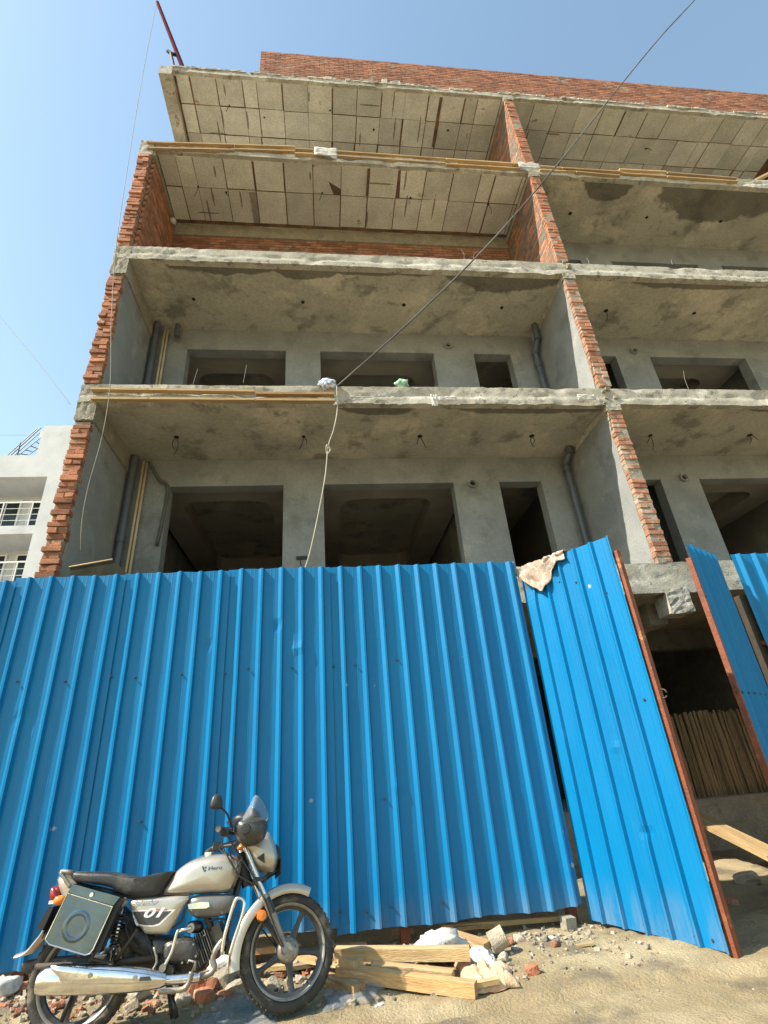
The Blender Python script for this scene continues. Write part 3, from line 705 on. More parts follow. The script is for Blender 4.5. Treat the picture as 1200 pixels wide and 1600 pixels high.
# ---- gate leaves
def gate_leaf(label, hinge, free, zb_h, zt_h, zb_f, zt_f, first, dents, notch, flip=False):
    h, f = Vector(hinge), Vector(free)
    d = (f-h); wd = d.length; ux = d.normalized(); n = Vector((ux.y, -ux.x, 0))*(-1 if flip else 1)
    t = thing('gate_leaf', label, 'gate', (h.x, h.y, 0), 'leaves of the site gate')
    if flip: sheet('sheet', t, (f.x, f.y, 0), -ux, wd, first, zb_f, zt_f, seed=h.x*3, rows=60, topfn=lambda q: (zt_h-zt_f)*q/wd)
    else: sheet('sheet', t, (h.x, h.y, 0), ux, wd, first, zb_h, zt_h, seed=h.x*3, dents=dents, rows=60,
          topfn=lambda q: (zt_f-zt_h)*q/wd+notch(q), botfn=lambda q: (zb_f-zb_h)*q/wd)
    back = -n
    def bar(p0, p1, w_, th, nm): mb = MB(); mb.beam(p0, p1, w_, th, upv=n); return mb.build(nm, 'rust_paint', t)
    H = lambda q, z, off: Vector((h.x, h.y, 0))+ux*q+back*off+Vector((0, 0, z))
    bar(H(wd+.012, zb_f-.02, .020), H(wd+.012, zt_f-.16, .020), .045, .05, 'stile')
    bar(H(.03, zb_h+.02, .03), H(.03, zt_h-.1, .03), .04, .04, 'stile')
    for k in (.04, .5, .94):
        zz = lambda q: (zb_h+(zb_f-zb_h)*q/wd)*(1-k)+(zt_h+(zt_f-zt_h)*q/wd)*k
        bar(H(.03, zz(0), .032), H(wd, zz(wd), .032), .04, .04, 'rail')
    for q in (.13, .34, .55, .76, .97, 1.1):
        screw(t, H(q, (zb_h+zt_h)/2+.06+random.uniform(-.01, .01), -.001), n)
        screw(t, H(q, zb_h+(zb_f-zb_h)*q/wd+.05, -.001), n)
    for q, z in ((.72, 2.85), (1.02, 2.65), (.52, 2.92)): screw(t, H(q, z, -.001), n)
    # hasp ring at the free edge
    mb = MB(); c = H(wd+.05, (zb_f+zt_f)/2+.12, .02); ring = [c+(ux*math.cos(a)+Vector((0, 0, 1))*math.sin(a))*.034 for a in np.linspace(0, 5.6, 14)]
    mb.tube(ring, .006, 6); mb.build('hasp_ring', 'dark_steel', t, smooth=True)
    return t, h, ux, n, wd
g1, gh, gux, gn, gwd = gate_leaf('wide sunlit blue corrugated gate leaf with a rag hanging on its top corner', (2.22, 5.30, 0), (2.70, 4.18, 0),
    EYE-1.32, EYE+1.88, EYE-1.315, EYE+1.79, .155, ((.78, .72, .05, -.02), (.70, 1.35, .05, .012), (.42, 3.05, .14, .03), (.2, 3.0, .15, -.03)),
    lambda q: -.10*math.exp(-((q-.50)/.10)**2)+.04*(1 if .30 < q < .42 else 0)*0)
g2 = gate_leaf('blue corrugated gate leaf seen nearly edge on with rust brown post', (4.66, 5.27, 0), (3.84, 4.65, 0),
    EYE-1.32, EYE+1.95, EYE-1.32, EYE+1.87, .10, (), lambda q: 0, flip=True)

# rag on the gate
def rag():
    mb = MB(); back = -gn
    def fn(u, v):
        q = -.03+.74*u+.02*math.sin(v*7); zt = EYE+1.88-.09*q/gwd+.022
        ln = .10+.26*max(0, 1-abs(u-.42)/.42)**.8+.03*nz(u*8, 3)
        s = v*(ln+.10)-.10                                   # from behind, over the top edge, down the front
        off = .040+.022*math.sin(u*21+v*4)*v**.5+.022*nz(u*7, v*6, 2)+.02*v
        if s < 0: p = gh+gux*q-gn*(.03)+Vector((0, 0, zt+s)); 
        else: p = gh+gux*(q+.06*v*nz(u*3, v*2, 7)-.05*v*(u-.5))+gn*off+Vector((0, 0, zt-s))
        return Vector((p.x, p.y, p.z))
    mb.grid(fn, 30, 26)
    o = mb.build('rag', 'cloth_print', None, smooth=True); o.modifiers.new('s', 'SOLIDIFY').thickness = .004
    return tag(o, 'crumpled patterned brown rag hung over the top of the wide gate leaf', 'rag')
rag()

# ================================================================== INSIDE THE GATE
scr = thing('bamboo_screen', 'row of upright brown bamboo poles on the concrete plinth inside the gate', 'bamboo poles', (5.4, 7.66, .63))
x = 4.4
while x < 7.0:
    r = random.uniform(.012, .024); mb = MB(); mb.cur = random.random()
    top = 1.72+random.uniform(-.03, .03); lean = random.uniform(-.03, .03)
    pts = [(x+lean*k, 7.64+r+.02*random.random(), .62+(top-.62)*k) for k in (0, .2, .4, .6, .8, 1)]
    mb.tube(pts, [r*(1+.0*k) for k in range(6)], 7); mb.build('pole', 'bamboo', scr, smooth=50); x += r*2+random.uniform(-.004, .006)

# ================================================================== WHITE NEIGHBOUR BUILDING
YN = 17.0
nb = thing('white_house', 'white apartment house with railed balconies beyond the brick wall', 'building', (PY(40, 900, YN).x, YN, 0))
def npt(px, py, y=YN): return PY(px, py, y)
nxr = npt(74, 745).x; nx_in0 = nxr-7.0
zA = npt(40, 711).z; zTow = npt(85, 665).z; xT = npt(62, 690).x
z1t, z1b = npt(35, 745).z, npt(35, 821).z; z2t = npt(30, 834).z; z2b = z2t-(z1t-z1b)
def nbox(nm, a, b, m_, par=None): mb = MB(); mb.box(a, b); return mb.build(nm, m_, par or nb)
DEP = 1.5
nbox('wall', (nxr, YN, 0), (nxr+4.5, YN+9, zTow), 'white_paint')                         # pier and stair tower
nbox('parapet', (nx_in0, YN+.003, z1t), (nxr, YN+.2, zA), 'white_paint')
for (zt, zb) in ((z1t, z1b), (z2t, z2b), (z2t-(z1t-z2t), z2b-(z1t-z2t))):
    nbox('balcony_slab', (nx_in0, YN+.004, zb-(z1b-z2t)), (nxr, YN+DEP, zb), 'white_paint')
    wl = nbox('back_wall', (nx_in0, YN+DEP, zb), (nxr, YN+DEP+.2, zt+.3), 'white_paint')
    hgt = (npt(55, 781, YN+DEP).z-z1b)/.72; xx = nxr-.36
    for wd in (.85, 1.05, 1.0, 1.0):
        w_ = nbox('window', (xx-wd, YN+DEP-.05, zb+.02), (xx, YN+DEP-.003, zb+hgt*.72), 'white_frame')
        nbox('pane', (xx-wd+.07, YN+DEP-.056, zb+.07), (xx-.07, YN+DEP-.052, zb+hgt*.72-.07), 'window_glass', w_)
        nbox('mullion', (xx-wd/2-.02, YN+DEP-.066, zb+.05), (xx-wd/2+.02, YN+DEP-.0565, zb+hgt*.72-.05), 'white_frame', w_)
        xx -= wd+.30
    rl = MB()
    rail = MB().box((nx_in0, YN+.05, zb+.92), (nxr-.02, YN+.09, zb+.97)).build('railing', 'white_frame', nb)
    for k in range(1, 4): MB().box((nx_in0, YN+.06, zb+.23*k), (nxr-.02, YN+.08, zb+.23*k+.012)).build('rail_bar', 'white_frame', rail)
    for k in range(6): MB().box((nxr-.3-k*.95, YN+.052, zb), (nxr-.27-k*.95, YN+.088, zb+.95)).build('rail_post', 'white_frame', rail)
nbox('ceiling', (nx_in0, YN+.21, z1t), (nxr, YN+DEP+4, z1t+.16), 'white_paint')
nbox('stair_tower', (xT, YN+.01, zA), (nxr+.1, YN+4, zTow), 'white_paint')
lp = npt(58, 672); nbox('stair_landing', (xT-.25, YN+.3, lp.z-.1), (xT+.02, YN+1.6, zTow-.004), 'white_paint')
# stair ladder and rail on the terrace
lad = MB(); a, b = npt(16, 712, YN+.6), npt(64, 668, YN+.6)
lad.tube([a, b], .022, 6); a2, b2 = npt(30, 711, YN+1.3), npt(67, 688, YN+1.3); o = lad.build('stair_rail', 'black_metal', nb)
for k, (p, q) in enumerate((((12, 711), (58, 670)), ((22, 712), (62, 676)), ((28, 712), (66, 682)), ((46, 710), (71, 691)))):
    MB().tube([npt(*p, YN+.6), npt(*q, YN+.6)], .018, 6).build('rail_bar', 'black_metal', o)
for k in range(5):
    t = k/4; MB().tube([npt(30+36*t, 709-24*t, YN+.6), npt(45+28*t, 711-20*t, YN+.6)], .018, 6).build('rung', 'black_metal', o)
MB().tube([npt(27, 712, YN+.6), npt(32, 692, YN+.6)], .025, 6).build('rail_post', 'black_metal', o)

# ================================================================== PLANKS, SACKS AND WIRES ON THE BUILDING
def plank(p, q, wd, th, label, m_='timber', group=None, cat='plank', upv=(0, 0, 1), nm='timber_plank'):
    p, q = Vector(p), Vector(q); d = (q-p).normalized(); l = (q-p).length; sd = d.cross(Vector(upv)).normalized(); u = sd.cross(d)
    mb = MB(); mb.cur = random.random()+.001; n = max(2, int(l/.25))
    rings = [[Vector((l*i/n, sx*wd/2*(1+.02*nz(i*1.7, sx)), sz*th/2+.004*nz(i*.8, 3))) for sx, sz in ((-1, -1), (1, -1), (1, 1), (-1, 1))] for i in range(n+1)]
    mb.loft(rings); me = mb.mesh(nm, m_)
    o = link(nm, me); o.matrix_world = Matrix(((d.x, sd.x, u.x, p.x), (d.y, sd.y, u.y, p.y), (d.z, sd.z, u.z, p.z), (0, 0, 0, 1)))
    return tag(o, label, cat, group)
def edge_plank(px0, py0, px1, py1, label, y=YF-.05, wd=.08, th=.036, m_='timber_pale', group='planks on the slab edges'):
    return plank(PY(px0, py0, y), PY(px1, py1, y), wd, th, label, m_, group)
lo = 'long pale timber plank along the {} slab edge'
edge_plank(143, 609, 398, 613, 'long upper plank on the lower balcony edge, starting at the outer brick wall')
edge_plank(143, 624, 398, 626, 'long lower plank on the lower balcony edge, starting at the outer brick wall')
edge_plank(400, 616, 522, 617, 'short orange upper plank on the lower slab edge beside the white sack', m_='timber', y=YF-.052)
edge_plank(400, 626, 523, 627, 'short lower plank on the lower slab edge beside the white sack', y=YF-.052)
yy = YF-.03
segs = [((230, 224), (366, 228)), ((230, 233), (366, 236)), ((367, 228), (461, 231)), ((367, 235), (461, 238)), ((461, 234), (508, 237)), ((461, 241), (508, 243)),
        ((526, 238), (697, 250)), ((526, 245), (697, 257)), ((697, 250), (812, 258)), ((697, 258), (812, 265)),
        ((843, 261), (878, 264)), ((843, 267), (900, 270)), ((878, 264), (970, 270)), ((900, 270), (968, 276)), ((967, 266), (1040, 270)), ((967, 272), (1040, 277)),
        ((1042, 271), (1150, 280)), ((1042, 277), (1152, 285))]
for k, (a, b) in enumerate(segs):
    w_ = 'upper' if k % 2 == 0 else 'lower'; sec = k//2
    where = ('starting at the outer wall', 'second from the outer wall', 'ending at the white sack', 'starting at the white sack', 'ending at the party wall',
             'starting at the party wall', 'second beyond the party wall', 'third beyond the party wall', 'last beyond the party wall')[sec]
    edge_plank(*a, *b, f'thin plank in the {w_} line on the top balcony edge, {where}', y=yy+.02*(sec % 2), wd=.07, th=.032,
               m_=('timber', 'timber_grey', 'timber_pale')[k % 3], group='planks along the top balcony edge')
plank(PY(1178, 283, YF+.1), PY(1215, 265, YF+.1), .09, .05, 'pale timber prop leaning up at the far end of the top balcony', 'timber_pale')

def lump(name, c, sx, sy_, sz, m_, label, cat, seed=0., rough=.25, group=None, par=None):
    bm = bmesh.new(); bmesh.ops.create_icosphere(bm, subdivisions=3, radius=1)
    for v in bm.verts:
        p = v.co.normalized(); k = 1+rough*nz(p.x*1.8+seed, p.y*1.8, p.z*1.8)+rough*.6*nz(p.x*4.5+seed, p.y*4.5, p.z*4.5)
        v.co = Vector((p.x*sx*k, p.y*sy_*k, p.z*sz*k))
    me = bpy.data.meshes.new(name); bm.to_mesh(me); bm.free(); me.materials.append(MATS[m_]); me.polygons.foreach_set('use_smooth', [True]*len(me.polygons))
    o = link(name, me, None, c); return tag(o, label, cat, group)
lump('cement_sack', PY(511, 600, YF-.02), .15, .07, .09, 'sack_label', 'white printed sack lump tied where the cable meets the lower slab edge', 'sack', 3, .35)
lump('plastic_bag', PY(628, 600, YF+.06), .10, .08, .08, 'sack_green', 'small green and white plastic bag on the lower balcony slab edge', 'bag', 5, .5)
def flat_sack(px0, py0, px1, py1, y, label, seed, nm='empty_sack', m_='sack_white'):
    a, b = PY(px0, py0, y), PY(px1, py1, y); mb = MB()
    mb.grid(lambda u, v: Vector((a.x+(b.x-a.x)*u+.02*nz(v*3, seed), y-.03+.025*nz(u*4+seed, v*4), a.z+(b.z-a.z)*v+.02*nz(u*5+seed, 1)*(1 if v else 1))), 12, 8)
    o = mb.build(nm, m_, None, smooth=True); o.modifiers.new('s', 'SOLIDIFY').thickness = .012
    return tag(o, label, 'sack')
flat_sack(491, 233, 527, 247, YF-.07, 'white cement sack folded over the planks of the top balcony', 1)
flat_sack(808, 256, 844, 266, YF-.08, 'white cement sack laid over planks at the party wall top', 2)
flat_sack(672, 619, 684, 637, YF-.05, 'small white rag stuck to the lower slab edge', 4, 'rag')
flat_sack(684, 622, 713, 628, YF-.05, 'white cloth strip lying along the lower slab edge', 6, 'rag')
flat_sack(900, 619, 930, 627, YF-.05, 'crumpled white plastic scrap on the lower slab edge by the party wall', 8, 'plastic_scrap')

def cable(name, pts, r, m_, label, cat='cable', k=8, seg=6):
    mb = MB(); mb.tube(spline(pts, k), r, seg); o = mb.build(name, m_, None, smooth=True); return tag(o, label, cat)
def cray(px, py, t): return CAM+ray(px, py)*t
a = PY(526, 604, YF-.06)
end_d = ray(1085, 0); B = CAM+end_d*(3.4/end_d.y) if end_d.y > 0 else CAM+end_d*5
pts = []
targets = [(526, 604), (640, 503), (760, 385), (862, 268), (960, 145), (1030, 60), (1085, 0), (1120, -45)]
Ys = [YF-.06, 5.95, 5.7, 5.4, 5.05, 4.75, 4.5, 4.3]
for (px, py), Yv in zip(targets, Ys): pts.append(PY(px, py, Yv))
cable('power_cable', pts, .0135, 'cable_dark', 'thick grey power cable strung diagonally across the building front to the lower slab')
cable('hanging_wire', [PY(526, 604, YF-.07), PY(527, 640, YF-.06), PY(521, 672, YF-.08), PY(513, 697, YF-.06), PY(508, 745, YF-.04), PY(497, 805, YF-.02), PY(485, 860, YF-.0), PY(476, 890, YF)], .0085, 'cable_pale', 'pale knotted wire hanging from the lower slab edge to the fence top', 'wire')
mb = MB(); c = PY(513, 702, YF-.06)
mb.tube(spline([c+Vector((.05*math.cos(t)*.6, .03*math.sin(2*t), .07*math.sin(t))) for t in np.linspace(0, 11, 16)], 3), .010, 6)
o = mb.build('wire_knot', 'cable_pale', None, smooth=True); tag(o, 'tangled knot halfway down the pale hanging wire', 'wire')
cable('hanging_wire', [PY(245, 3, 6.15), PY(228, 90, 6.12), PY(213, 175, 6.08), PY(198, 270, 6.0), PY(186, 350, 5.98), PY(180, 400, 5.97), PY(174, 500, 5.97), PY(172, 600, 5.97), PY(160, 680, 6.0), PY(138, 760, 6.05), PY(128, 815, 6.1), PY(126, 862, 6.15)], .0055, 'cable_mid', 'thin pale wire hanging from the red rooftop pole down beside the outer wall', 'wire')
cable('overhead_wire', [PY(-60, 430, 16), PY(0, 495, 16.0), PY(60, 567, 16), PY(110, 632, 16)], .010, 'cable_pale', 'thin overhead wire crossing the sky steeply above the white house', 'wire')
cable('overhead_wire', [PY(-30, 680, 17), PY(40, 680, 18), PY(90, 681, 19)], .008, 'cable_pale', 'thin level overhead wire above the white house terrace', 'wire')

pole = thing('rooftop_pole', 'leaning maroon steel pole with a short dark post at the roof corner', 'pole', PY(286, 108, YF+.25))
MB().tube([PY(288, 112, YF+.25), PY(246, 4, YF+.20)], [.055, .045], 10).build('shaft', 'maroon_paint', pole, smooth=50)
MB().tube([PY(273, 110, YF+.2), PY(267, 84, YF+.2)], .035, 8).build('short_post', 'black_metal', pole)
MB().tube([PY(262, 80, YF+.2), PY(268, 84, YF+.2), PY(276, 86, YF+.25)], .04, 8).build('bracket', 'black_metal', pole)

tr = thing('metal_tray', 'shallow dark metal tray propped on the balcony behind the fence top', 'tray', PY(155, 893, 5.7))
p = [PY(108, 886, 5.72), PY(176, 874, 5.72), PY(202, 900, 5.72), PY(114, 908, 5.72)]
mb = MB(); mb.add(p+[q+Vector((0, .30, -.03)) for q in p], [(0, 1, 2, 3), (7, 6, 5, 4), (0, 4, 5, 1), (1, 5, 6, 2), (2, 6, 7, 3), (3, 7, 4, 0)]); mb.build('body', 'tray_dark', tr)
MB().tube([p[0], p[1]], .010, 5).build('rim', 'timber_pale', tr)  # pale colour paints the sunlit top edge of the tray

# ================================================================== MOTORCYCLE
LEAN = R(8.0); BX, BY, BZ = -1.525, 4.20, gz(-1.0, 4.2)+.0
MBK = Matrix.Translation((BX, BY, BZ)) @ Matrix.Rotation(-LEAN, 4, 'X')
WR = .303; WB = 1.245; STEER = R(17)
bike = thing('motorcycle', 'silver commuter motorcycle with chrome exhaust and steel side box parked by the fence', 'motorcycle')
bike.matrix_world = MBK; LOCAL_ROOTS.add(bike.name)
RAKE = R(26); sax = Vector((-math.sin(RAKE), 0, math.cos(RAKE))); spt = Vector((WB-.06, 0, WR))+Vector((0, 0, 0))
ROTS = Matrix.Translation(spt) @ Matrix.Rotation(STEER, 4, sax) @ Matrix.Translation(-spt)
st = lambda p: ROTS @ Vector(p)
def bpx(px, py, y, steer=False):
    """photo pixel -> local x, z on the bike at lateral offset y"""
    x, z = .6, .6
    for _ in range(12):
        def f(x, z):
            p = Vector((x, y, z)); p = st(p) if steer else p
            return proj(MBK @ p)
        a = f(x, z); b = f(x+1e-4, z); c = f(x, z+1e-4)
        J = np.array([[(b[0]-a[0])/1e-4, (c[0]-a[0])/1e-4], [(b[1]-a[1])/1e-4, (c[1]-a[1])/1e-4]])
        d = np.linalg.solve(J, np.array([px-a[0], py-a[1]])); x += d[0]; z += d[1]
    return x, z
def Q(pts, y, steer=False):                     # zoomed crop coordinates (0,1200)-(560,1600) shown at 1200 wide
    return [bpx(a*.46667, 1200+b*.46667, y, steer) for a, b in pts]
def Q3(pts, y, steer=False): return [Vector((x, y, z)) for x, z in Q(pts, y, steer)]
def part(mb, name, m_, par=None, smooth=45, steer=False):
    if steer: mb.xf(st)
    return mb.build(name, m_, par or bike, smooth=smooth)

# ---- wheels
def wheel(cx, steer, front):
    c = Vector((cx, 0, WR)); rt_ = .038 if front else .042
    t = MB(); prof = []
    for k in range(14):
        a = 2*math.pi*k/14; prof.append((WR-.036+.036*math.cos(a), rt_*math.sin(a)))
    t.lathe_y(prof, 64, c, closed=True)
    for k in range(56):                         # tread blocks
        a = 2*math.pi*k/56
        for sgn in (-1, 1):
            M = Matrix.Translation(c) @ Matrix.Rotation(-(a+(.03 if sgn > 0 else 0)), 4, 'Y') @ Matrix.Translation((WR-.0095, sgn*.018, 0)) @ Matrix.Rotation(sgn*.5, 4, 'X') @ Matrix.Rotation(sgn*-.45, 4, 'Z')
            t.box((-.004, -.012, -.0105), (.0038, .012, .0105), 0, M)
    w_ = part(t, 'wheel', 'rubber', steer=steer)
    rm = MB(); rm.lathe_y([(.236, -.030), (.243, -.034), (.232, -.027), (.222, -.020), (.208, -.014), (.205, 0), (.208, .014), (.222, .020), (.232, .027), (.243, .034), (.236, .030), (.236, 0)], 56, c, closed=True)
    part(rm, 'rim', 'rim_grey', w_, steer=steer)
    ed = MB(); ed.lathe_y([(.226, -.0255), (.237, -.036), (.241, -.036), (.231, -.0255)], 56, c, closed=True); part(ed, 'rim_edge', 'alloy_dusty', w_, steer=steer)
    for k in range(5):
        a = R((62 if front else 40)+72*k); d = Vector((math.cos(a), 0, math.sin(a))); n = Vector((-d.z, 0, d.x))
        sp = MB()
        for s_2 in (1,):
            rings = []
            for r_, hw, th in ((.045, .030, .016), (.09, .020, .014), (.15, .014, .012), (.19, .017, .012), (.212, .028, .013)):
                rings.append([c+d*r_+n*(hw*a2)+Vector((0, th*b2, 0)) for a2, b2 in ((-1, -.6), (-.5, -1), (.5, -1), (1, -.6), (1, .6), (.5, 1), (-.5, 1), (-1, .6))])
            sp.loft(rings)
        part(sp, 'spoke', 'rim_grey', w_, steer=steer)
    h = MB(); h.lathe_y([(0, -.062), (.018, -.062), (.02, -.05), (.05, -.046), (.066, -.036), (.070, -.02), (.070, .03), (.055, .045), (.02, .05), (0, .06)], 32, c); part(h, 'hub', 'alloy_dusty', w_, steer=steer)
    for k in range(6):
        a = R(60*k+15); q = c+Vector((.05*math.cos(a), -.046, .05*math.sin(a))); b = MB(); b.tube([q, q+Vector((0, -.008, 0))], .007, 6); part(b, 'hub_bolt', 'alloy_dusty', w_, steer=steer)
    return w_
wheel(WB, True, True); wheel(0., False, False)

# ---- front end
c = Vector((WB, 0, WR))
fen = MB(); rings = []
for k in range(25):
    u = k/24; a = R(64+128*u); rr = WR+.026+.028*max(0, u-.55)**1.2*2; hw = .062-.012*abs(u-.4); wid = []
    for q in range(11):
        b = math.pi*q/10; y_ = -hw*math.cos(b); r_ = rr+.022*math.sin(b)**.6-(.035 if q in (0, 10) else 0)
        wid.append(c+Vector((math.cos(a)*r_, y_, math.sin(a)*r_)))
    for q in range(10, -1, -1):
        b = math.pi*q/10; y_ = -(hw-.004)*math.cos(b); r_ = rr-.004+.022*math.sin(b)**.6-(.035 if q in (0, 10) else 0)
        wid.append(c+Vector((math.cos(a)*r_, y_, math.sin(a)*r_)))
    rings.append(wid)
fen.loft(rings); fo = part(fen, 'front_fender', 'silver_paint', steer=True, smooth=60)
rf = MB(); (x, z), = Q([(877, 494)], -.075, True); rf.lathe_y([(0, -.020), (.028, -.016), (.031, 0), (.031, .02)], 20, (x, -.070, z)); part(rf, 'side_reflector', 'amber_plastic', fo, steer=True)
for sgn in (-1, 1):
    y_ = .088*sgn
    top = Vector((*Q([(822, 268)], -.088, True)[0], 0)); P_ = Q([(822, 268), (893, 440), (958, 604)], -.088, True)
    A, Bm, Cc = [Vector((x, y_, z)) for x, z in P_]
    f = MB(); f.tube([A+(A-Bm)*.1, Bm], .0155, 12); fk = part(f, 'fork_tube', 'chrome', steer=True)
    f = MB(); f.tube([Bm+(A-Bm)*.10, Bm, Bm+(Cc-Bm)*.45, Bm+(Cc-Bm)*.5, Cc], [.021, .026, .026, .021, .020], 12); part(f, 'fork_slider', 'black_plastic' if sgn > 0 else 'alloy_dusty', steer=True)
    f = MB(); f.tube([Bm+(A-Bm)*.02+Vector((0, sgn*.012, 0)), Bm+(Cc-Bm)*.30+Vector((0, sgn*.014, 0))], [.020, .022], 10); part(f, 'fork_cover', 'black_plastic', steer=True)
    f = MB(); f.tube([Cc+Vector((0, -.02, 0)), Cc+Vector((0, .02, 0))], .030, 12); part(f, 'axle_clamp', 'alloy_dusty', steer=True)
ax = MB(); ax.tube([c+Vector((0, -.115, 0)), c+Vector((0, .115, 0))], .011, 8); part(ax, 'axle', 'alloy_dusty', steer=True)
# lower and upper yokes
for (zx, hh) in (((868, 380), .022), ((818, 262), .02)):
    (x, z), = Q([zx], 0, True); y = MB(); y.box((x-.05, -.115, z-hh/2), (x+.028, .115, z+hh/2), .002); part(y, 'yoke', 'black_metal', steer=True)
# headlight cowl
cowl = MB(); cowl.puff(Q([(800, 250), (850, 222), (893, 212), (917, 245), (929, 285), (930, 322), (912, 350), (868, 347), (840, 318), (826, 285)], -.03, True), 0, .125, e=2.8, n=13, smooth=4)
co = part(cowl, 'headlight_cowl', 'silver_paint', steer=True, smooth=70)
vent = MB(); vent.prism(Q([(861, 301), (884, 285), (886, 318)], -.12, True), -.130, -.105); part(vent, 'cowl_vent', 'black_plastic', co, steer=True)
hl = MB(); hl.puff(Q([(912, 255), (934, 268), (937, 318), (922, 340), (905, 330), (905, 275)], 0, True), 0, .085, e=2.5, n=9); part(hl, 'headlamp', 'window_glass', co, steer=True, smooth=70)
br = MB(); br.tube(Q3([(868, 380), (905, 352), (928, 338)], -.03, True), .008, 6); br.tube(Q3([(868, 390), (905, 362), (926, 350)], .03, True), .008, 6); part(br, 'plate_bracket', 'black_metal', steer=True)
x, z = Q([(931, 338)], 0, True)[0]; npl = MB(); npl.box((x-.003, -.10, z-.045), (x+.003, .10, z+.045)); part(npl, 'number_plate', 'black_metal', steer=True)
# handlebar, controls, mirror
gx, gz_ = Q([(742, 205)], -.33, True)[0]; cx_, cz_ = Q([(806, 245)], 0, True)[0]
for sgn in (-1, 1):
    h = MB(); pts = spline([(cx_, 0, cz_+.01), (cx_-.005, sgn*.06, cz_+.02), (cx_-.03, sgn*.16, gz_-.005), (gx+.02, sgn*.25, gz_), (gx-.02, sgn*.36, gz_-.005)], 5)
    h.tube(pts, .011, 8); part(h, 'handlebar', 'black_metal', steer=True)
    g_ = MB(); g_.tube([(gx+.02, sgn*.25, gz_), (gx+.005, sgn*.30, gz_), (gx-.025, sgn*.375, gz_-.006)], [.017, .0165, .018], 10); gp = part(g_, 'grip', 'rubber', steer=True)
    sw = MB(); sw.box((gx+.005, sgn*.235-.022, gz_-.025), (gx+.055, sgn*.235+.022, gz_+.028), .004); part(sw, 'switch_box', 'black_plastic', gp, steer=True)
    lv = MB(); lv.tube(spline([(gx+.05, sgn*.22, gz_+.01), (gx+.075, sgn*.28, gz_+.0), (gx+.055, sgn*.37, gz_-.005)], 4), .007, 6); part(lv, 'lever', 'black_metal', gp, steer=True)
    mc = MB(); 
    if sgn < 0: prof = Q([(703, 127), (711, 98), (727, 88), (740, 96), (746, 118), (738, 137), (712, 138)], -.30, True); base = Q([(762, 157)], -.25, True)[0]; nk = Q([(742, 135)], -.30, True)[0]
    else: base = (base[0], base[1])
    if sgn > 0: continue
    yc = sgn*.30; mc.puff(prof, yc, .022, e=3, n=7); mi = part(mc, 'mirror', 'black_plastic', steer=True, smooth=60)
    ms = MB(); ms.tube(spline([(nk[0], sgn*.30, nk[1]), (base[0]-.005, sgn*.27, base[1]), (base[0]+.04, sgn*.24, gz_+.02)], 4), .007, 6); part(ms, 'mirror_stem', 'black_metal', mi, steer=True)
red = MB(); x, z = Q([(764, 183)], -.26, True)[0]; red.tube([(x, -.27, z), (x, -.255, z)], .010, 8); part(red, 'kill_switch', 'red_plastic', steer=True)
ins = MB(); ins.puff(Q([(778, 170), (830, 150), (850, 165), (840, 195), (800, 210)], 0, True), 0, .09, e=3, n=7); part(ins, 'instrument_cluster', 'black_plastic', steer=True, smooth=60)
for k, (p0, p1, p2) in enumerate((((790, 240), (735, 265), (775, 300)), ((800, 250), (770, 285), (800, 330)), ((760, 200), (745, 260), (800, 360)), ((812, 300), (790, 350), (850, 390)))):
    cb = MB(); cb.tube(spline(Q3([p0, p1, p2], -.05-.02*k, True), 5), .005, 6); part(cb, 'control_cable', 'black_plastic', steer=True)
sh = MB(); a_, b_ = Q([(812, 285), (838, 395)], 0); sh.tube([(a_[0]-.02, 0, a_[1]), (b_[0]-.02, 0, b_[1])], .035, 12); part(sh, 'steering_head', 'black_metal')
ind = MB(); x, z = Q([(806, 264)], -.10, True)[0]; ind.puff([(x-.025, z-.01), (x, z-.022), (x+.025, z), (x, z+.02)], -.11, .03); part(ind, 'turn_signal', 'amber_plastic', steer=True, smooth=60)

# ---- tank, seat, panels
def panel(name, zpts, y, hw, m_, e=2.5, smooth=3, n=9, ri=None, par=None):
    mb = MB(); mb.puff(Q(zpts, y), (0 if y > -.09 else y+hw), hw, e=e, n=n, smooth=smooth, round_in=ri); return part(mb, name, m_, par, smooth=60)
tank = panel('fuel_tank', [(543, 424), (562, 385), (590, 345), (635, 312), (690, 294), (745, 288), (785, 294), (806, 315), (803, 350), (785, 395), (762, 418), (700, 421), (610, 427)], -.06, .135, 'silver_paint', e=3.2, n=17, smooth=4)
cap = MB(); cap.puff(Q([(632, 314), (660, 300), (700, 288), (760, 286), (762, 292), (700, 297), (660, 308)], -.01), 0, .035, e=4, n=5, smooth=2); part(cap, 'tank_strip', 'black_plastic', tank)
x, z = Q([(700, 289)], 0)[0]; cp = MB(); cp.tube([(x, 0, z-.02), (x, 0, z+.012)], .035, 16); part(cp, 'filler_cap', 'chrome', tank)
seat = panel('seat', [(236, 352), (262, 346), (330, 347), (372, 349), (410, 356), (450, 364), (500, 363), (545, 355), (590, 345), (560, 398), (546, 426), (500, 433), (440, 430), (404, 416), (370, 398), (300, 386), (245, 376)], -.05, .135, 'seat_vinyl', e=4.0, n=13, ri=.55)
sp_ = panel('side_panel', [(430, 462), (437, 443), (470, 436), (540, 432), (632, 428), (615, 460), (595, 495), (570, 540), (556, 557), (520, 558), (485, 557), (470, 540), (448, 505)], -.125, .035, 'silver_paint', e=3, smooth=2, ri=.5)
panel('air_box', [(620, 462), (628, 440), (650, 428), (710, 424), (768, 424), (792, 432), (785, 462), (765, 485), (735, 498), (690, 505), (645, 500), (625, 484)], -.120, .06, 'grey_paint', e=3, smooth=2)
badge = MB(); badge.prism(Q([(630, 456), (668, 449), (700, 449), (702, 464), (690, 470), (632, 472)], -.122), -.128, -.112); part(badge, 'badge', 'chrome')
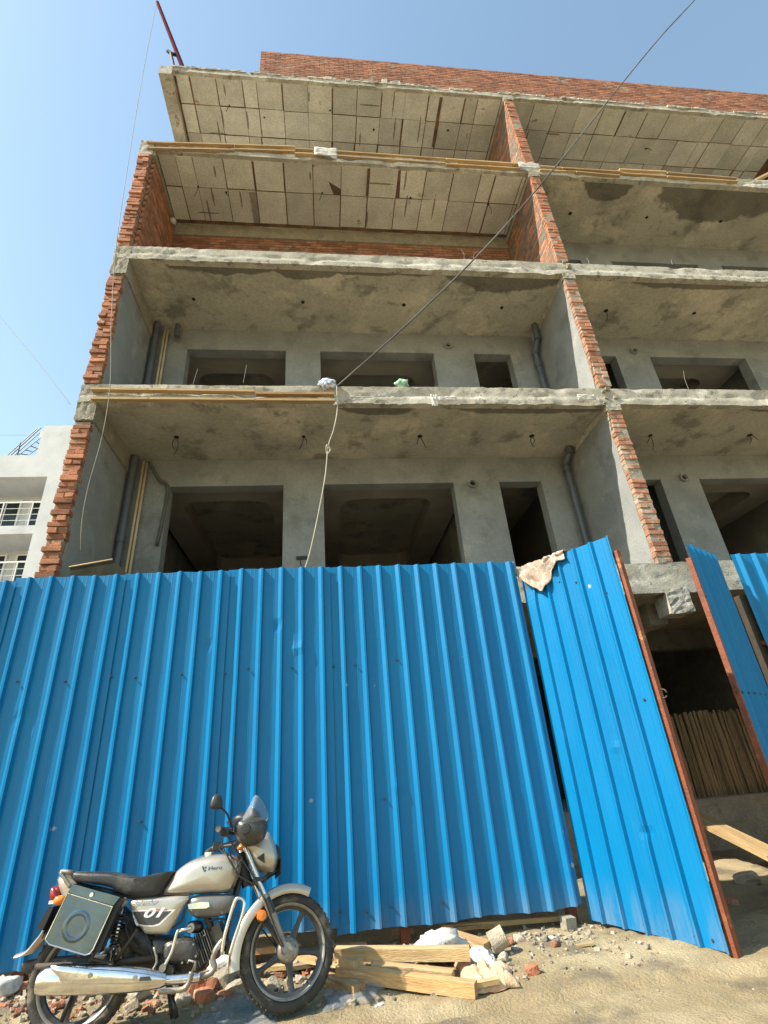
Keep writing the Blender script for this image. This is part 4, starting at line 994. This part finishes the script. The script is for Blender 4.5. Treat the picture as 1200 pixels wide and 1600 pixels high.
panel('air_box', [(628, 440), (768, 424), (790, 432), (765, 485), (690, 503), (640, 495)], -.02, .055, 'black_plastic', e=3, smooth=2)
# decals: dark wedge, letters; pressed onto the panels
bike_mw = {}
def bvh(o): 
    return BVHTree.FromPolygons([v.co.copy() for v in o.data.vertices], [p.vertices[:] for p in o.data.polygons])
def press(mb_or_mesh_v, faces, tree, name, m_, par, off=.0016):
    vs_ = []
    for (x, z) in mb_or_mesh_v:
        hit = tree.ray_cast(Vector((x, -1, z)), Vector((0, 1, 0)))[0]
        vs_.append(Vector((x, (hit.y if hit else -.12)-off, z)))
    mb = MB(); mb.add(vs_, faces); return mb.build(name, m_, par, fix=False)
def poly_decal(pts, tree, name, m_, par, off=.0016, div=10):
    """convex-ish quad strip decal: pts = upper edge list + lower edge list of equal length"""
    n = len(pts)//2; up_, lw = pts[:n], pts[n:]
    V = []; F = []; nu = (n-1)*div; nv = 5
    for j in range(nv+1):
        for i in range(nu+1):
            s_ = min(i//div, n-2); f = i/div-s_
            a = (up_[s_][0]*(1-f)+up_[s_+1][0]*f, up_[s_][1]*(1-f)+up_[s_+1][1]*f); b = (lw[s_][0]*(1-f)+lw[s_+1][0]*f, lw[s_][1]*(1-f)+lw[s_+1][1]*f)
            t = j/nv; V.append((a[0]*(1-t)+b[0]*t, a[1]*(1-t)+b[1]*t))
    F = [(j*(nu+1)+i, j*(nu+1)+i+1, (j+1)*(nu+1)+i+1, (j+1)*(nu+1)+i) for j in range(nv) for i in range(nu)]
    return press(V, F, tree, name, m_, par, off)
def text_decal(txt, p0, p1, height, tree, name, m_, par, shear=0., off=.0022, bold=0.):
    cu = bpy.data.curves.new('t', 'FONT'); cu.body = txt; cu.shear = shear; cu.offset = bold; cu.resolution_u = 3
    ob = bpy.data.objects.new('t', cu); C.objects.link(ob); dg = bpy.context.evaluated_depsgraph_get()
    me = bpy.data.meshes.new_from_object(ob.evaluated_get(dg)); bpy.data.objects.remove(ob); bpy.data.curves.remove(cu)
    bm = bmesh.new(); bm.from_mesh(me); bmesh.ops.triangulate(bm, faces=bm.faces); bmesh.ops.subdivide_edges(bm, edges=[e for e in bm.edges if e.calc_length() > .12], cuts=2)
    xs_ = [v.co.x for v in bm.verts]; ys_ = [v.co.y for v in bm.verts]; x0, x1, y0, y1 = min(xs_), max(xs_), min(ys_), max(ys_)
    a, b = Vector((p0[0], p0[1])), Vector((p1[0], p1[1])); d = b-a; nn = Vector((-d.y, d.x)).normalized()*height
    V = []; 
    for v in bm.verts:
        q = a+d*((v.co.x-x0)/(x1-x0))+nn*((v.co.y-y0)/(y1-y0)); V.append((q.x, q.y))
    bm.verts.index_update(); F = [tuple(v.index for v in f.verts) for f in bm.faces]; bm.free(); bpy.data.meshes.remove(me)
    return press(V, F, tree, name, m_, par, off)
tt = bvh(tank); ts = bvh(sp_)
pa, pb = Q([(698, 343), (744, 339)], -.13); text_decal('Hero', pa, pb, .022, tt, 'lettering', 'lettering_dark', tank, bold=.012)
poly_decal(Q([(676, 329), (684, 330), (680, 340), (684, 349)], -.13), tt, 'logo_mark', 'lettering_dark', tank, div=3)
poly_decal(Q([(686, 334), (691, 328), (688, 337), (692, 334)], -.13), tt, 'logo_mark', 'lettering_dark', tank, div=3)
poly_decal(Q([(686, 340), (691, 340), (685, 347), (689, 347)], -.13), tt, 'logo_mark', 'lettering_dark', tank, div=3)
Y_ = -.126
poly_decal(Q([(437, 478), (480, 475), (540, 475), (588, 474), (455, 527), (485, 531), (515, 531), (535, 526)], Y_), ts, 'stripe', 'lettering_white', sp_, .0014)
poly_decal(Q([(442, 481), (480, 480), (540, 480), (575, 479), (459, 523), (485, 526), (512, 526), (532, 520)], Y_), ts, 'stripe', 'lettering_dark', sp_, .0022)
pa, pb = Q([(480, 502), (548, 500)], Y_); text_decal('01', pa, pb, .050, ts, 'lettering', 'lettering_white', sp_, .3, .0034, .03)
poly_decal(Q([(505, 474), (560, 472), (505, 478), (560, 476)], Y_), ts, 'stripe', 'lettering_red', sp_, .003, div=4)
pa, pb = Q([(443, 468), (528, 461)], Y_); text_decal('Splendor', pa, pb, .034, ts, 'lettering', 'lettering_dark', sp_, .35, .0020, .04)
pa, pb = Q([(444, 467), (527, 460)], Y_); text_decal('Splendor', pa, pb, .030, ts, 'lettering', 'lettering_white', sp_, .35, .0030, -.005)

# ---- tail, rear fender, side box
panel('tail_cowl', [(188, 372), (206, 362), (238, 378), (300, 392), (390, 412), (410, 436), (330, 425), (232, 418), (205, 436)], -.05, .10, 'silver_paint', e=3, smooth=2)
gr = MB(); gr.tube(spline([*Q3([(236, 398), (214, 366), (206, 347)], -.11), *Q3([(240, 350)], -.11), Vector((Q([(236, 350)], 0)[0][0], 0, Q([(236, 350)], 0)[0][1]))], 5), .013, 8); part(gr, 'grab_rail', 'alloy_dusty', smooth=True)
gq = MB(); gq.puff(Q([(205, 345), (226, 343), (262, 394), (240, 402), (212, 372)], -.115), -.10, .014, e=4, smooth=2); part(gq, 'grab_rail', 'alloy_dusty', smooth=60)
tl = panel('tail_lamp', [(171, 402), (192, 397), (206, 430), (203, 452), (172, 456)], -.04, .075, 'red_plastic', e=4, smooth=2)
tb = MB(); x, z = Q([(188, 446)], -.05)[0]; tb.box((x-.035, -.072, z-.012), (x+.03, .072, z+.006)); part(tb, 'lamp_lens', 'lettering_white', tl)
pl_ = MB(); pl_.prism(Q([(140, 532), (180, 462), (196, 462), (160, 540)], -.05), -.12, .10); part(pl_, 'number_plate', 'black_metal')
rfn = MB(); rings = []
prof = Q([(54, 634), (95, 618), (128, 582), (155, 545), (190, 470)], -.02); pts = spline([Vector((x, 0, z)) for x, z in prof], 5)
for i, p in enumerate(pts):
    t = (pts[min(i+1, len(pts)-1)]-pts[max(i-1, 0)]).normalized(); nn = Vector((-t.z, 0, t.x)); hw = .055+.02*min(1, i/6)
    rings.append([p+Vector((0, -hw*math.cos(math.pi*q/8), 0))+nn*(.018*math.sin(math.pi*q/8)) for q in range(9)]+[p+Vector((0, hw*math.cos(math.pi*q/8)*.94, 0))+nn*(.018*math.sin(math.pi*q/8)-.005) for q in range(9)])
rfn.loft(rings); part(rfn, 'rear_fender', 'silver_paint', smooth=60)
inner = MB(); rings = []
for k in range(14):
    a = R(20+120*k/13); rr = WR+.035
    rings.append([Vector((math.cos(a)*rr, y, WR+.02+math.sin(a)*rr+dz)) for y, dz in ((-.07, -.03), (-.05, .012), (.05, .012), (.07, -.03), (.065, -.036), (.046, .006), (-.046, .006), (-.065, -.036))])
inner.loft(rings); part(inner, 'mudguard', 'black_plastic')
box_pts = [(152, 574), (226, 419), (377, 464), (312, 607), (300, 622), (284, 626), (165, 590)]
bx_ = MB(); bx_.prism([(p.x, p.z) for p in [Vector((x, 0, z)) for x, z in Q(box_pts, -.235)]], -.235, -.135); sb = part(bx_, 'side_box', 'steel_plate', smooth=False)
bt = MB(); bt.prism(Q([(226, 419), (244, 388), (402, 432), (377, 464)], -.225), -.228, -.12); part(bt, 'box_lid', 'steel_plate', sb, smooth=False)
bd = MB(); bd.tube(Q3(box_pts+[box_pts[0]], -.237), .004, 6); part(bd, 'box_rim', 'chrome', sb)
x, z = Q([(255, 530)], -.236)[0]; rg = MB(); rg.lathe_y([(.050, -.001), (.060, -.004), (.070, -.004), (.080, 0)], 28, (x, -.235, z)); part(rg, 'pressed_ring', 'steel_plate', sb, smooth=60)
x, z = Q([(308, 424)], -.23)[0]; lk = MB(); lk.tube([(x, -.226, z), (x, -.24, z)], .012, 12); part(lk, 'box_lock', 'chrome', sb)
sd = MB(); sd.prism(Q([(377, 464), (402, 432), (418, 440), (395, 478), (335, 618), (312, 607)], -.20), -.215, -.14); part(sd, 'box_side', 'black_metal', sb)
for a_, b_ in (((402, 452), (300, 650)), ((395, 470), (345, 600)), ((300, 640), (380, 655))):
    t_ = MB(); t_.tube(Q3([a_, b_], -.17), .010, 7); part(t_, 'box_bracket', 'dark_steel', sb)
tl2 = MB(); x, z = Q([(408, 452)], -.16)[0]; tl2.puff([(x-.02, z-.02), (x+.02, z-.02), (x+.03, z+.02), (x-.01, z+.025)], -.16, .025); part(tl2, 'shock_mount', 'alloy_dusty', smooth=60)

# ---- frame, shocks, swingarm
def rod(name, pts, y, r, m_, k=1, seg=8, par=None):
    mb = MB(); P_ = Q3(pts, y); mb.tube(spline(P_, k) if k > 1 else P_, r, seg); return part(mb, name, m_, par, smooth=True)
for y_ in (-.13, .13):
    rod('shock_absorber', [(412, 450), (372, 652)], y_, .014, 'chrome' if y_ < 0 else 'dark_steel')
    s_h = MB(); A, Bq = Q3([(405, 480), (382, 600)], y_); nco = 9
    pts = [A.lerp(Bq, t/90)+Vector((.026*math.cos(t/90*nco*6.283), .026*math.sin(t/90*nco*6.283), 0)) for t in range(91)]
    s_h.tube(pts, .0055, 5); part(s_h, 'shock_spring', 'black_metal')
    rod('swingarm', [(120, 665), (370, 655), (530, 632)], y_*.75, .016, 'dark_steel')
    rod('frame_tube', [(460, 540), (385, 648)], y_, .010, 'dark_steel')
    rod('frame_tube', [(445, 440), (520, 640), (560, 700)], y_*.6, .014, 'black_metal')
    rod('frame_tube', [(600, 430), (800, 330)], y_*.25, .016, 'black_metal')
    rod('frame_tube', [(240, 400), (420, 430), (600, 432)], y_*.7, .012, 'black_metal')
rod('frame_tube', [(806, 360), (770, 480), (748, 610)], 0, .018, 'black_metal')
rod('frame_tube', [(808, 370), (790, 430), (755, 560)], -.04, .012, 'dark_steel')
# crash guard
for y_ in (-.20, .20):
    rod('crash_guard', [(742, 625), (752, 560), (778, 470), (792, 438), (808, 437), (818, 452), (812, 490), (785, 570), (768, 628)], y_, .0108, 'chrome', 4, 10)
cg = MB(); A, Bq = Q3([(745, 620)], -.20)[0], Q3([(745, 620)], .20)[0]; cg.tube([A, Bq], .0125, 8); part(cg, 'crash_guard', 'chrome')

# ---- engine
panel('crankcase', [(545, 590), (570, 575), (600, 568), (640, 572), (660, 585), (668, 620), (660, 650), (600, 664), (550, 660), (538, 630)], -.11, .05, 'engine_dark', e=4, smooth=2)
panel('engine_cover', [(552, 596), (580, 580), (640, 577), (655, 592), (660, 625), (650, 646), (600, 655), (556, 650), (545, 625)], -.14, .022, 'engine_dark', e=4, smooth=2)
panel('crankcase', [(500, 570), (560, 560), (680, 580), (700, 640), (660, 690), (560, 690), (510, 650)], -.02, .09, 'engine_dark', e=4, smooth=2)
cA, cB = Q3([(655, 618)], 0)[0], Q3([(735, 560)], 0)[0]; ud = (cB-cA).normalized(); vd = Vector((-ud.z, 0, ud.x))
cyl = MB(); M0 = Matrix(((ud.x, 0, vd.x, cA.x), (ud.y, 1, vd.y, 0), (ud.z, 0, vd.z, cA.z), (0, 0, 0, 1)))
cyl.box((-.02, -.05, -.05), (.15, .05, .05), 0, M0); cy_o = part(cyl, 'cylinder', 'engine_dark', smooth=False)
for k in range(9):
    fm = MB(); fm.box((.0+k*.014, -.085, -.078), (.0045+k*.014, .085, .078), 0, M0); part(fm, 'cooling_fin', 'alloy_dusty' if k % 2 else 'engine_dark', cy_o, smooth=False)
hd = MB(); hd.box((.135, -.07, -.065), (.19, .07, .065), .006, M0); part(hd, 'cylinder_head', 'engine_dark', smooth=False)
panel('carburettor', [(625, 520), (650, 512), (675, 520), (672, 550), (640, 556), (622, 545)], -.05, .045, 'engine_dark')
rod('intake_pipe', [(690, 500), (705, 530), (690, 550)], -.03, .022, 'dark_steel', 3)
x, z = Q([(640, 535)], -.10)[0]; q_ = MB(); q_.tube([(x, -.12, z), (x, -.03, z)], .024, 14); part(q_, 'engine_knob', 'alloy_dusty')
rod('kick_lever', [(545, 680), (552, 660), (575, 615), (592, 552), (600, 546)], -.185, .0105, 'chrome', 4)
rod('kick_lever', [(598, 546), (640, 535)], -.19, .010, 'chrome'); x, z = Q([(548, 668)], -.17)[0]
q_ = MB(); q_.tube([(x, -.20, z), (x, -.10, z)], .020, 12); part(q_, 'kick_shaft', 'alloy_dusty')
q_ = MB(); x, z = Q([(572, 678)], -.15)[0]; q_.lathe_y([(0, -.02), (.022, -.02), (.026, 0), (.022, .02)], 16, (x, -.16, z)); part(q_, 'brake_pivot', 'dark_steel')
rod('foot_peg', [(535, 748), (590, 744), (618, 738), (634, 715), (641, 682)], -.21, .0145, 'alloy_dusty', 4)
rod('brake_pedal', [(628, 655), (632, 645), (655, 648), (652, 680)], -.23, .006, 'alloy_dusty')
rod('brake_pedal', [(655, 650), (640, 690), (590, 740), (560, 720)], -.16, .008, 'dark_steel', 3)
rod('gear_linkage', [(515, 600), (525, 650), (500, 690)], -.14, .007, 'alloy_dusty', 3)
rod('centre_stand', [(575, 760), (592, 838)], -.06, .012, 'black_metal'); rod('centre_stand', [(240, 760), (205, 850)], -.05, .013, 'black_metal')
rod('side_stand', [(560, 720), (585, 905)], .20, .011, 'black_metal')
rod('brake_rod', [(560, 700), (380, 735), (130, 760)], -.10, .005, 'alloy_dusty')
# ---- exhaust
mf = MB(); P_ = Q3([(128, 718), (150, 712), (200, 708), (300, 706), (400, 706), (480, 707), (540, 709), (556, 709)], -.19)
rr = [.050, .066, .072, .072, .068, .056, .038, .030]; rings = []
for p, r_ in zip(P_, rr): rings.append([p+Vector((0, r_*.82*math.cos(a), r_*math.sin(a))) for a in np.linspace(0, 2*math.pi, 20, endpoint=False)])
mf.loft(rings); ex = part(mf, 'exhaust_muffler', 'chrome', smooth=40)
hs = MB(); hs.puff(Q([(168, 662), (300, 672), (420, 680), (548, 700), (545, 716), (470, 720), (330, 724), (215, 722), (195, 700)], -.255), -.252, .012, e=3, smooth=2); part(hs, 'heat_shield', 'chrome', ex, smooth=60)
slot = MB(); slot.prism(Q([(468, 700), (500, 698), (505, 712), (466, 714)], -.27), -.272, -.255); part(slot, 'shield_slot', 'engine_dark', ex, smooth=False)
for zx in ((302, 694), (452, 703)):
    x, z = Q([zx], -.265)[0]; sc_ = MB(); sc_.tube([(x, -.272, z), (x, -.258, z)], .012, 10); part(sc_, 'shield_screw', 'alloy_dusty', ex)
rod('exhaust_pipe', [(548, 709), (600, 707), (670, 698)], -.18, .026, 'chrome', 3, 12)
rod('exhaust_pipe', [(665, 699), (700, 690), (718, 668), (712, 640), (725, 605), (748, 575)], -.13, .017, 'alloy_dusty', 4, 10)
for y_ in (-.075, .09):
    tr_ = MB(); A = Q3([(795, 310), (770, 440)], y_); tr_.tube(A, .006, 6); part(tr_, 'control_cable', 'black_plastic')
for p3 in (((520, 560), (600, 520), (620, 470)), ((480, 560), (505, 610), (520, 660)), ((450, 470), (420, 540), (460, 600)), ((600, 560), (640, 580), (690, 560))):
    hb = MB(); hb.tube(spline(Q3(p3, -.09), 5), .006, 6); part(hb, 'hose', 'black_plastic')
panel('battery_box', [(420, 520), (520, 540), (560, 600), (520, 640), (440, 610)], -.01, .07, 'black_plastic')
panel('chain_case', [(100, 640), (300, 620), (520, 610), (540, 660), (300, 690), (110, 690)], .05, .02, 'black_plastic')

for zx in ((556, 602), (600, 582), (648, 590), (656, 630), (610, 652), (556, 644)):
    x, z = Q([zx], -.165)[0]; b = MB(); b.tube([(x, -.172, z), (x, -.158, z)], .0065, 6); part(b, 'cover_bolt', 'alloy_dusty')
for sgn in (-1, 1):
    fs = MB(); A = Q3([(868, 505)], -.07*1, True)[0]; Bq = Q3([(955, 615)], -.07, True)[0]
    fs.tube([Vector((A.x, sgn*.07, A.z)), Vector((Bq.x, sgn*.078, Bq.z))], .005, 6); part(fs, 'fender_stay', 'dark_steel', steer=True)
    ri = MB(); x, z = Q([(222, 440)], -.10)[0]; ri.tube([(x, sgn*.05, z), (x-.01, sgn*.15, z)], .008, 6); ri.puff([(x-.04, z-.02), (x+.02, z-.02), (x+.02, z+.02), (x-.04, z+.02)], sgn*.165, .03); part(ri, 'turn_signal', 'amber_plastic', smooth=60)
bc = MB(); bc.tube(spline([Vector((gx+.04, -.20, gz_)), *Q3([(800, 290), (868, 400), (915, 520), (950, 600)], -.115, True)], 5), .0045, 6); part(bc, 'brake_cable', 'black_plastic', steer=True)
sl = MB(); sl.tube(spline(Q3([(735, 560), (760, 530), (745, 505), (700, 512)], -.06), 5), .006, 6); part(sl, 'spark_lead', 'black_plastic')
cn = MB(); A = Q3([(552, 690), (590, 690), (600, 700)], -.10); cn.tube(A, .012, 8); part(cn, 'exhaust_clamp', 'dark_steel')
# ---- helmet on the handlebar
hel = thing('helmet', 'dark open helmet with clear visor hanging on the motorcycle handlebar', 'helmet')
hel.matrix_world = MBK; LOCAL_ROOTS.add(hel.name)
hs_ = MB(); hs_.puff(Q([(783, 185), (800, 168), (840, 160), (880, 165), (893, 180), (893, 205), (880, 240), (855, 258), (825, 263), (800, 250), (782, 218)], -.24), -.20, .105, e=2.3, n=15, smooth=4); hs_.build('shell', 'helmet_shell', hel, smooth=True)
vi = MB(); vo = Q([(856, 90), (880, 118), (893, 148), (895, 170), (870, 190), (838, 208), (815, 205), (800, 185), (812, 165), (835, 125)], -.26); cxv = sum(p[0] for p in vo)/len(vo); czv = sum(p[1] for p in vo)/len(vo)
sm = smooth_poly(vo, 3); rings = []
for k, t in enumerate((1., .75, .5, .25, .03)): rings.append([Vector((cxv+(p.x-cxv)*t, -.315+.08*t**2.2, czv+(p.z-czv)*t)) for p in sm])
vi.loft(rings, cap=False); vi.add(rings[-1], [tuple(range(len(sm)))])
vis = vi.build('visor', 'visor_clear', hel, smooth=True, fix=False); vis.modifiers.new('s', 'SOLIDIFY').thickness = .002
vr = MB(); vr.tube([rings[0][i % len(sm)] for i in range(len(sm)+1)], .0022, 5); vr.build('visor_edge', 'alloy_dusty', vis)
x, z = Q([(822, 203)], -.31)[0]; pv = MB(); pv.lathe_y([(0, -.012), (.028, -.01), (.032, 0), (.032, .02)], 20, (x, -.305, z)); pv.build('visor_pivot', 'black_plastic', hel, smooth=50)
li = MB(); li.puff(Q([(845, 130), (868, 150), (872, 175), (850, 190), (830, 185), (826, 160)], -.22), -.20, .06, e=2.5); li.build('lining', 'seat_vinyl', hel, smooth=True)

# ================================================================== TIMBER, RUBBLE AND SCRAPS ON THE GROUND
def gp(px, py, lift=0., z=.04):
    p = PZ(px, py, z)
    for _ in range(4): p = PZ(px, py, gz(p.x, p.y)+lift)
    return p
def gplank(a, b, wd, th, label, m_='timber', la=0., lb=0., upv=(0, 0, 1)):
    """plank whose centre line runs between two photo points lying on the ground (plus lift)"""
    return plank(gp(*a, lift=la+th/2), gp(*b, lift=lb+th/2), wd, th, label, m_, None)
gplank((524, 1490), (734, 1489), .09, .07, 'thick pale beam lying level at the top of the timber pile', 'timber_pale', .10, .10)
gplank((528, 1518), (744, 1546), .075, .075, 'long beam slanting out at the front of the timber pile', 'timber', .03, .0)
gplank((583, 1512), (708, 1524), .10, .05, 'flat board wedged between the two long beams of the timber pile', 'timber_pale', .05, .03)
gplank((706, 1464), (762, 1481), .10, .07, 'short brown block of wood at the back of the timber pile', 'timber', .06, .03)
gplank((500, 1528), (562, 1547), .09, .06, 'square timber end poking out beneath the front wheel', 'timber', .0, .0)
gplank((440, 1490), (560, 1506), .09, .05, 'pale board lying behind the front wheel', 'timber_pale', .05, .08)
plank(PY(690, 1449, 5.42), PY(878, 1434, 5.42), .05, .035, 'thin pale batten along the bottom of the blue fence', 'timber_pale')
plank(PY(612, 1457, 5.55), PY(646, 1454, 5.55), .05, .03, 'short pale batten in the dark gap under the fence', 'timber_pale')
plank(PY(360, 1490, 5.35), PY(470, 1478, 5.35), .06, .04, 'brown batten under the fence behind the front wheel', 'timber')
plank(PY(1070, 1268, 7.35), PY(1235, 1350, 6.0), .26, .05, 'wide pale plank sloping down as a ramp inside the gate', 'timber_pale')
plank(gp(900, 1478), gp(927, 1474), .03, .015, 'small pale wood splinter on the bare ground by the gate', 'timber_pale')

def chunk_mesh(nm, sx, sy_, sz, m_, seed, sub=2, rough=.35):
    bm = bmesh.new(); bmesh.ops.create_cube(bm, size=1.4) if sub == 0 else bmesh.ops.create_icosphere(bm, subdivisions=sub, radius=1)
    for v in bm.verts:
        p = v.co; k = 1+rough*nz(p.x*1.3+seed, p.y*1.3, p.z*1.3)
        q = Vector([max(-.72, min(.72, c_)) for c_ in p*k]); v.co = Vector((q.x*sx*1.4, q.y*sy_*1.4, q.z*sz*1.4))
    me = bpy.data.meshes.new(nm); bm.to_mesh(me); bm.free(); me.materials.append(MATS[m_]); return me
BRK = [chunk_mesh('brick_piece', 1, .75, .5, 'brick_rubble', k*3.7) for k in range(6)]
STN = [chunk_mesh('stone', 1, .8, .65, 'stone', 40+k*2.9, 2, .5) for k in range(6)]
def chunk(kind, px, py, size, label, group, z=None):
    p = gp(px, py); o = link('brick_piece' if kind == 'b' else 'stone', random.choice(BRK if kind == 'b' else STN), None, p+Vector((0, 0, size*.28)))
    o.scale = (size*random.uniform(.8, 1.2), size*random.uniform(.8, 1.2), size*random.uniform(.8, 1.1))
    o.rotation_euler = (random.uniform(-.4, .4), random.uniform(-.4, .4), random.uniform(0, 6.3))
    return tag(o, label, 'brick' if kind == 'b' else 'stone', group)
gb = 'broken red brick piece in the rubble heap under the motorcycle'; gs = 'pale grey stone in the rubble heap under the motorcycle'
for (px, py, s_) in ((12, 1545, .06), (36, 1552, .075), (62, 1540, .05), (90, 1575, .05), (300, 1552, .09), (335, 1548, .085), (318, 1562, .07), (352, 1560, .05), (188, 1555, .05), (410, 1520, .05), (395, 1503, .045), (240, 1572, .04), (438, 1526, .05)):
    chunk('b', px, py, s_, gb, 'brick pieces under the motorcycle')
for (px, py, s_) in ((25, 1528, .06), (50, 1562, .06), (75, 1520, .05), (130, 1560, .05), (160, 1548, .06), (215, 1560, .06), (265, 1556, .07), (350, 1540, .09), (368, 1552, .07), (285, 1568, .05), (205, 1578, .055), (380, 1530, .05), (425, 1545, .05), (455, 1520, .06), (470, 1535, .045)):
    chunk('s', px, py, s_, gs, 'stones under the motorcycle')
chunk('b', 832, 1520, .055, 'lone dark lump of brick on open ground right of the orange sack', None)
chunk('b', 868, 1478, .035, 'small red brick bit by the concrete block at the fence end', None)
chunk('s', 787, 1500, .04, 'small grey stone beside the white cloth on the timber pile', None)
chunk('s', 812, 1470, .05, 'grey stone behind the orange sack near the fence bottom', None)
chunk('s', 852, 1470, .035, 'pale stone in the gravel near the concrete block', None)
chunk('b', 792, 1478, .05, 'reddish brick lump behind the wood block by the fence', None)
chunk('s', 1168, 1378, .10, 'grey boulder on the shaded ground inside the gate', None)
chunk('b', 1142, 1412, .07, 'dark brick lump on the shaded ground beside the rust brown gate post', None)
# concrete block and log at the fence end
blk = MB(); p = gp(889, 1452); blk.box((-.045, -.05, -.02), (.045, .05, .085), .008); o = blk.build('concrete_block', 'old_concrete', None); o.location = p; o.rotation_euler = (0, 0, .2)
tag(o, 'small pale concrete block under the right end of the blue fence', 'concrete block')
lg = MB(); a, b = gp(768, 1475, .07), gp(789, 1460, .12); lg.tube([a, a.lerp(b, .5), b], [.075, .07, .068], 12); o = lg.build('log', 'stone', None, smooth=50); tag(o, 'short stub of log propped against the fence bottom', 'log')
# sacks and cloth on the timber pile
def blanket(name, pxs, m_, label, hgt, seed, cat='sack', nu=26, nv=20):
    """crumpled sack: quad of photo points on the ground, folds in height"""
    c0, c1, c2, c3 = [gp(*q) for q in pxs]; mb = MB()
    def fn(u, v):
        p = c0.lerp(c1, u).lerp(c3.lerp(c2, u), v); e = min(u, 1-u, v, 1-v)
        q = Vector((p.x+.05*nz(u*3+seed, v*3), p.y+.05*nz(u*3, v*3+seed), 0))
        h = hgt*(1-math.exp(-e*9))*(.55+.7*nz(u*4+seed, v*4, 1)+.45*abs(nz(u*9+seed, v*7, 3)))
        return Vector((q.x, q.y, gz(q.x, q.y)+.006+max(0, h)))
    mb.grid(fn, nu, nv); o = mb.build(name, m_, None, smooth=True); o.modifiers.new('s', 'SOLIDIFY').thickness = .006
    return tag(o, label, cat)
blanket('orange_sack', ((708, 1502), (790, 1520), (815, 1545), (738, 1556)), 'sack_orange', 'torn orange woven sack spread over the right end of the timber pile', .10, 3)
blanket('white_cloth', ((724, 1490), (770, 1492), (778, 1512), (728, 1514)), 'sack_white', 'crumpled white cloth on top of the orange sack', .08, 9, 'cloth')
lump('white_sack', gp(688, 1478, .09), .20, .13, .085, 'sack_white', 'bulging white sack lying behind the timber pile', 'sack', 12, .45)
lump('plastic_bag', gp(4, 1545, .05), .10, .07, .07, 'sack_white', 'crumpled white plastic bag on rubble beside the rear wheel', 'bag', 17, .5)
lump('plastic_bag', gp(352, 1510, .04), .12, .09, .06, 'sack_white', 'dusty white plastic bag in rubble beneath the engine', 'bag', 21, .5)
flt = blanket('plastic_sheet', ((520, 1530), (606, 1535), (585, 1562), (505, 1585)), 'plastic_film', 'clear crumpled plastic sheet on the ground right of the front wheel', .028, 14, 'plastic sheet')
blanket('plastic_sheet', ((345, 1548), (452, 1560), (420, 1625), (300, 1612)), 'plastic_film', 'blue tinted plastic sheet on the ground under the motorcycle', .03, 19, 'plastic sheet')
lump('paper_scrap', gp(592, 1570), .045, .03, .008, 'sack_white', 'small white paper scrap on bare ground in front of the timber pile', 'paper', 2, .5)
lump('paper_scrap', gp(862, 1466), .05, .03, .012, 'sack_white', 'white paper scrap near the concrete block at the fence end', 'paper', 4, .5)
for k, (px, py, L_, ang, lab) in enumerate(((610, 1506, .30, .4, 'grey stick lying across the middle of the timber pile'), (560, 1500, .22, -.6, 'small grey offcut tucked under the level pale beam'),
        (648, 1494, .26, 1.1, 'short brown offcut behind the flat board of the timber pile'), (760, 1535, .16, .2, 'thin wood strip on the torn orange sack'), (480, 1508, .30, .3, 'dusty batten seen through the spokes of the front wheel'),
        (740, 1448, .35, .1, 'grey batten lying in the shade under the fence'), (545, 1476, .30, -.1, 'dark board end in the gap under the fence'), (425, 1512, .25, -.3, 'brown stick in rubble behind the front wheel'))):
    p = gp(px, py, .05); d = Vector((math.cos(ang), math.sin(ang)*.7, .05*math.sin(k))).normalized()*L_/2
    plank(p-d, p+d, .05+.01*(k % 3), .025, lab, ('timber_grey', 'timber', 'timber_grey', 'timber_pale')[k % 4])
# gravel and crumbs: nobody could count them
mb = MB()
def crumb(x, y, s_):
    z = gz(x, y); mb.cur = random.random()+.001; a = random.uniform(0, 6.3)
    M = Matrix.Translation((x, y, z+s_*.2)) @ Matrix.Rotation(a, 4, 'Z') @ Matrix.Rotation(random.uniform(-.5, .5), 4, 'X')
    mb.box((-s_*.6, -s_*.45, -s_*.4), (s_*.6, s_*.45, s_*.4), s_*.28, M)
for _ in range(2600):
    x = random.uniform(-3.6, 2.3); y = random.gauss(5.05, .22) if random.random() < .6 else random.uniform(4.2, 5.3)
    if x > .1 and random.random() < .5: continue
    crumb(x, y, random.choice((.008, .012, .016, .022, .03)))
for _ in range(600): crumb(random.uniform(-2.5, 4.0), random.uniform(3.6, 7.2), random.choice((.004, .005, .007, .012)))
g_ = mb.build('gravel', 'stone', None); g_['kind'] = 'stuff'; g_['label'] = 'loose gravel and mortar crumbs scattered on the earth'; g_['category'] = 'gravel'
mb = MB()
for _ in range(500):
    x = random.uniform(-3.6, .4); y = random.gauss(5.0, .2); crumb(x, y, random.choice((.012, .018, .026, .034)))
g_ = mb.build('brick_crumbs', 'brick_rubble', None); g_['kind'] = 'stuff'; g_['label'] = 'small broken brick crumbs along the foot of the fence'; g_['category'] = 'rubble'
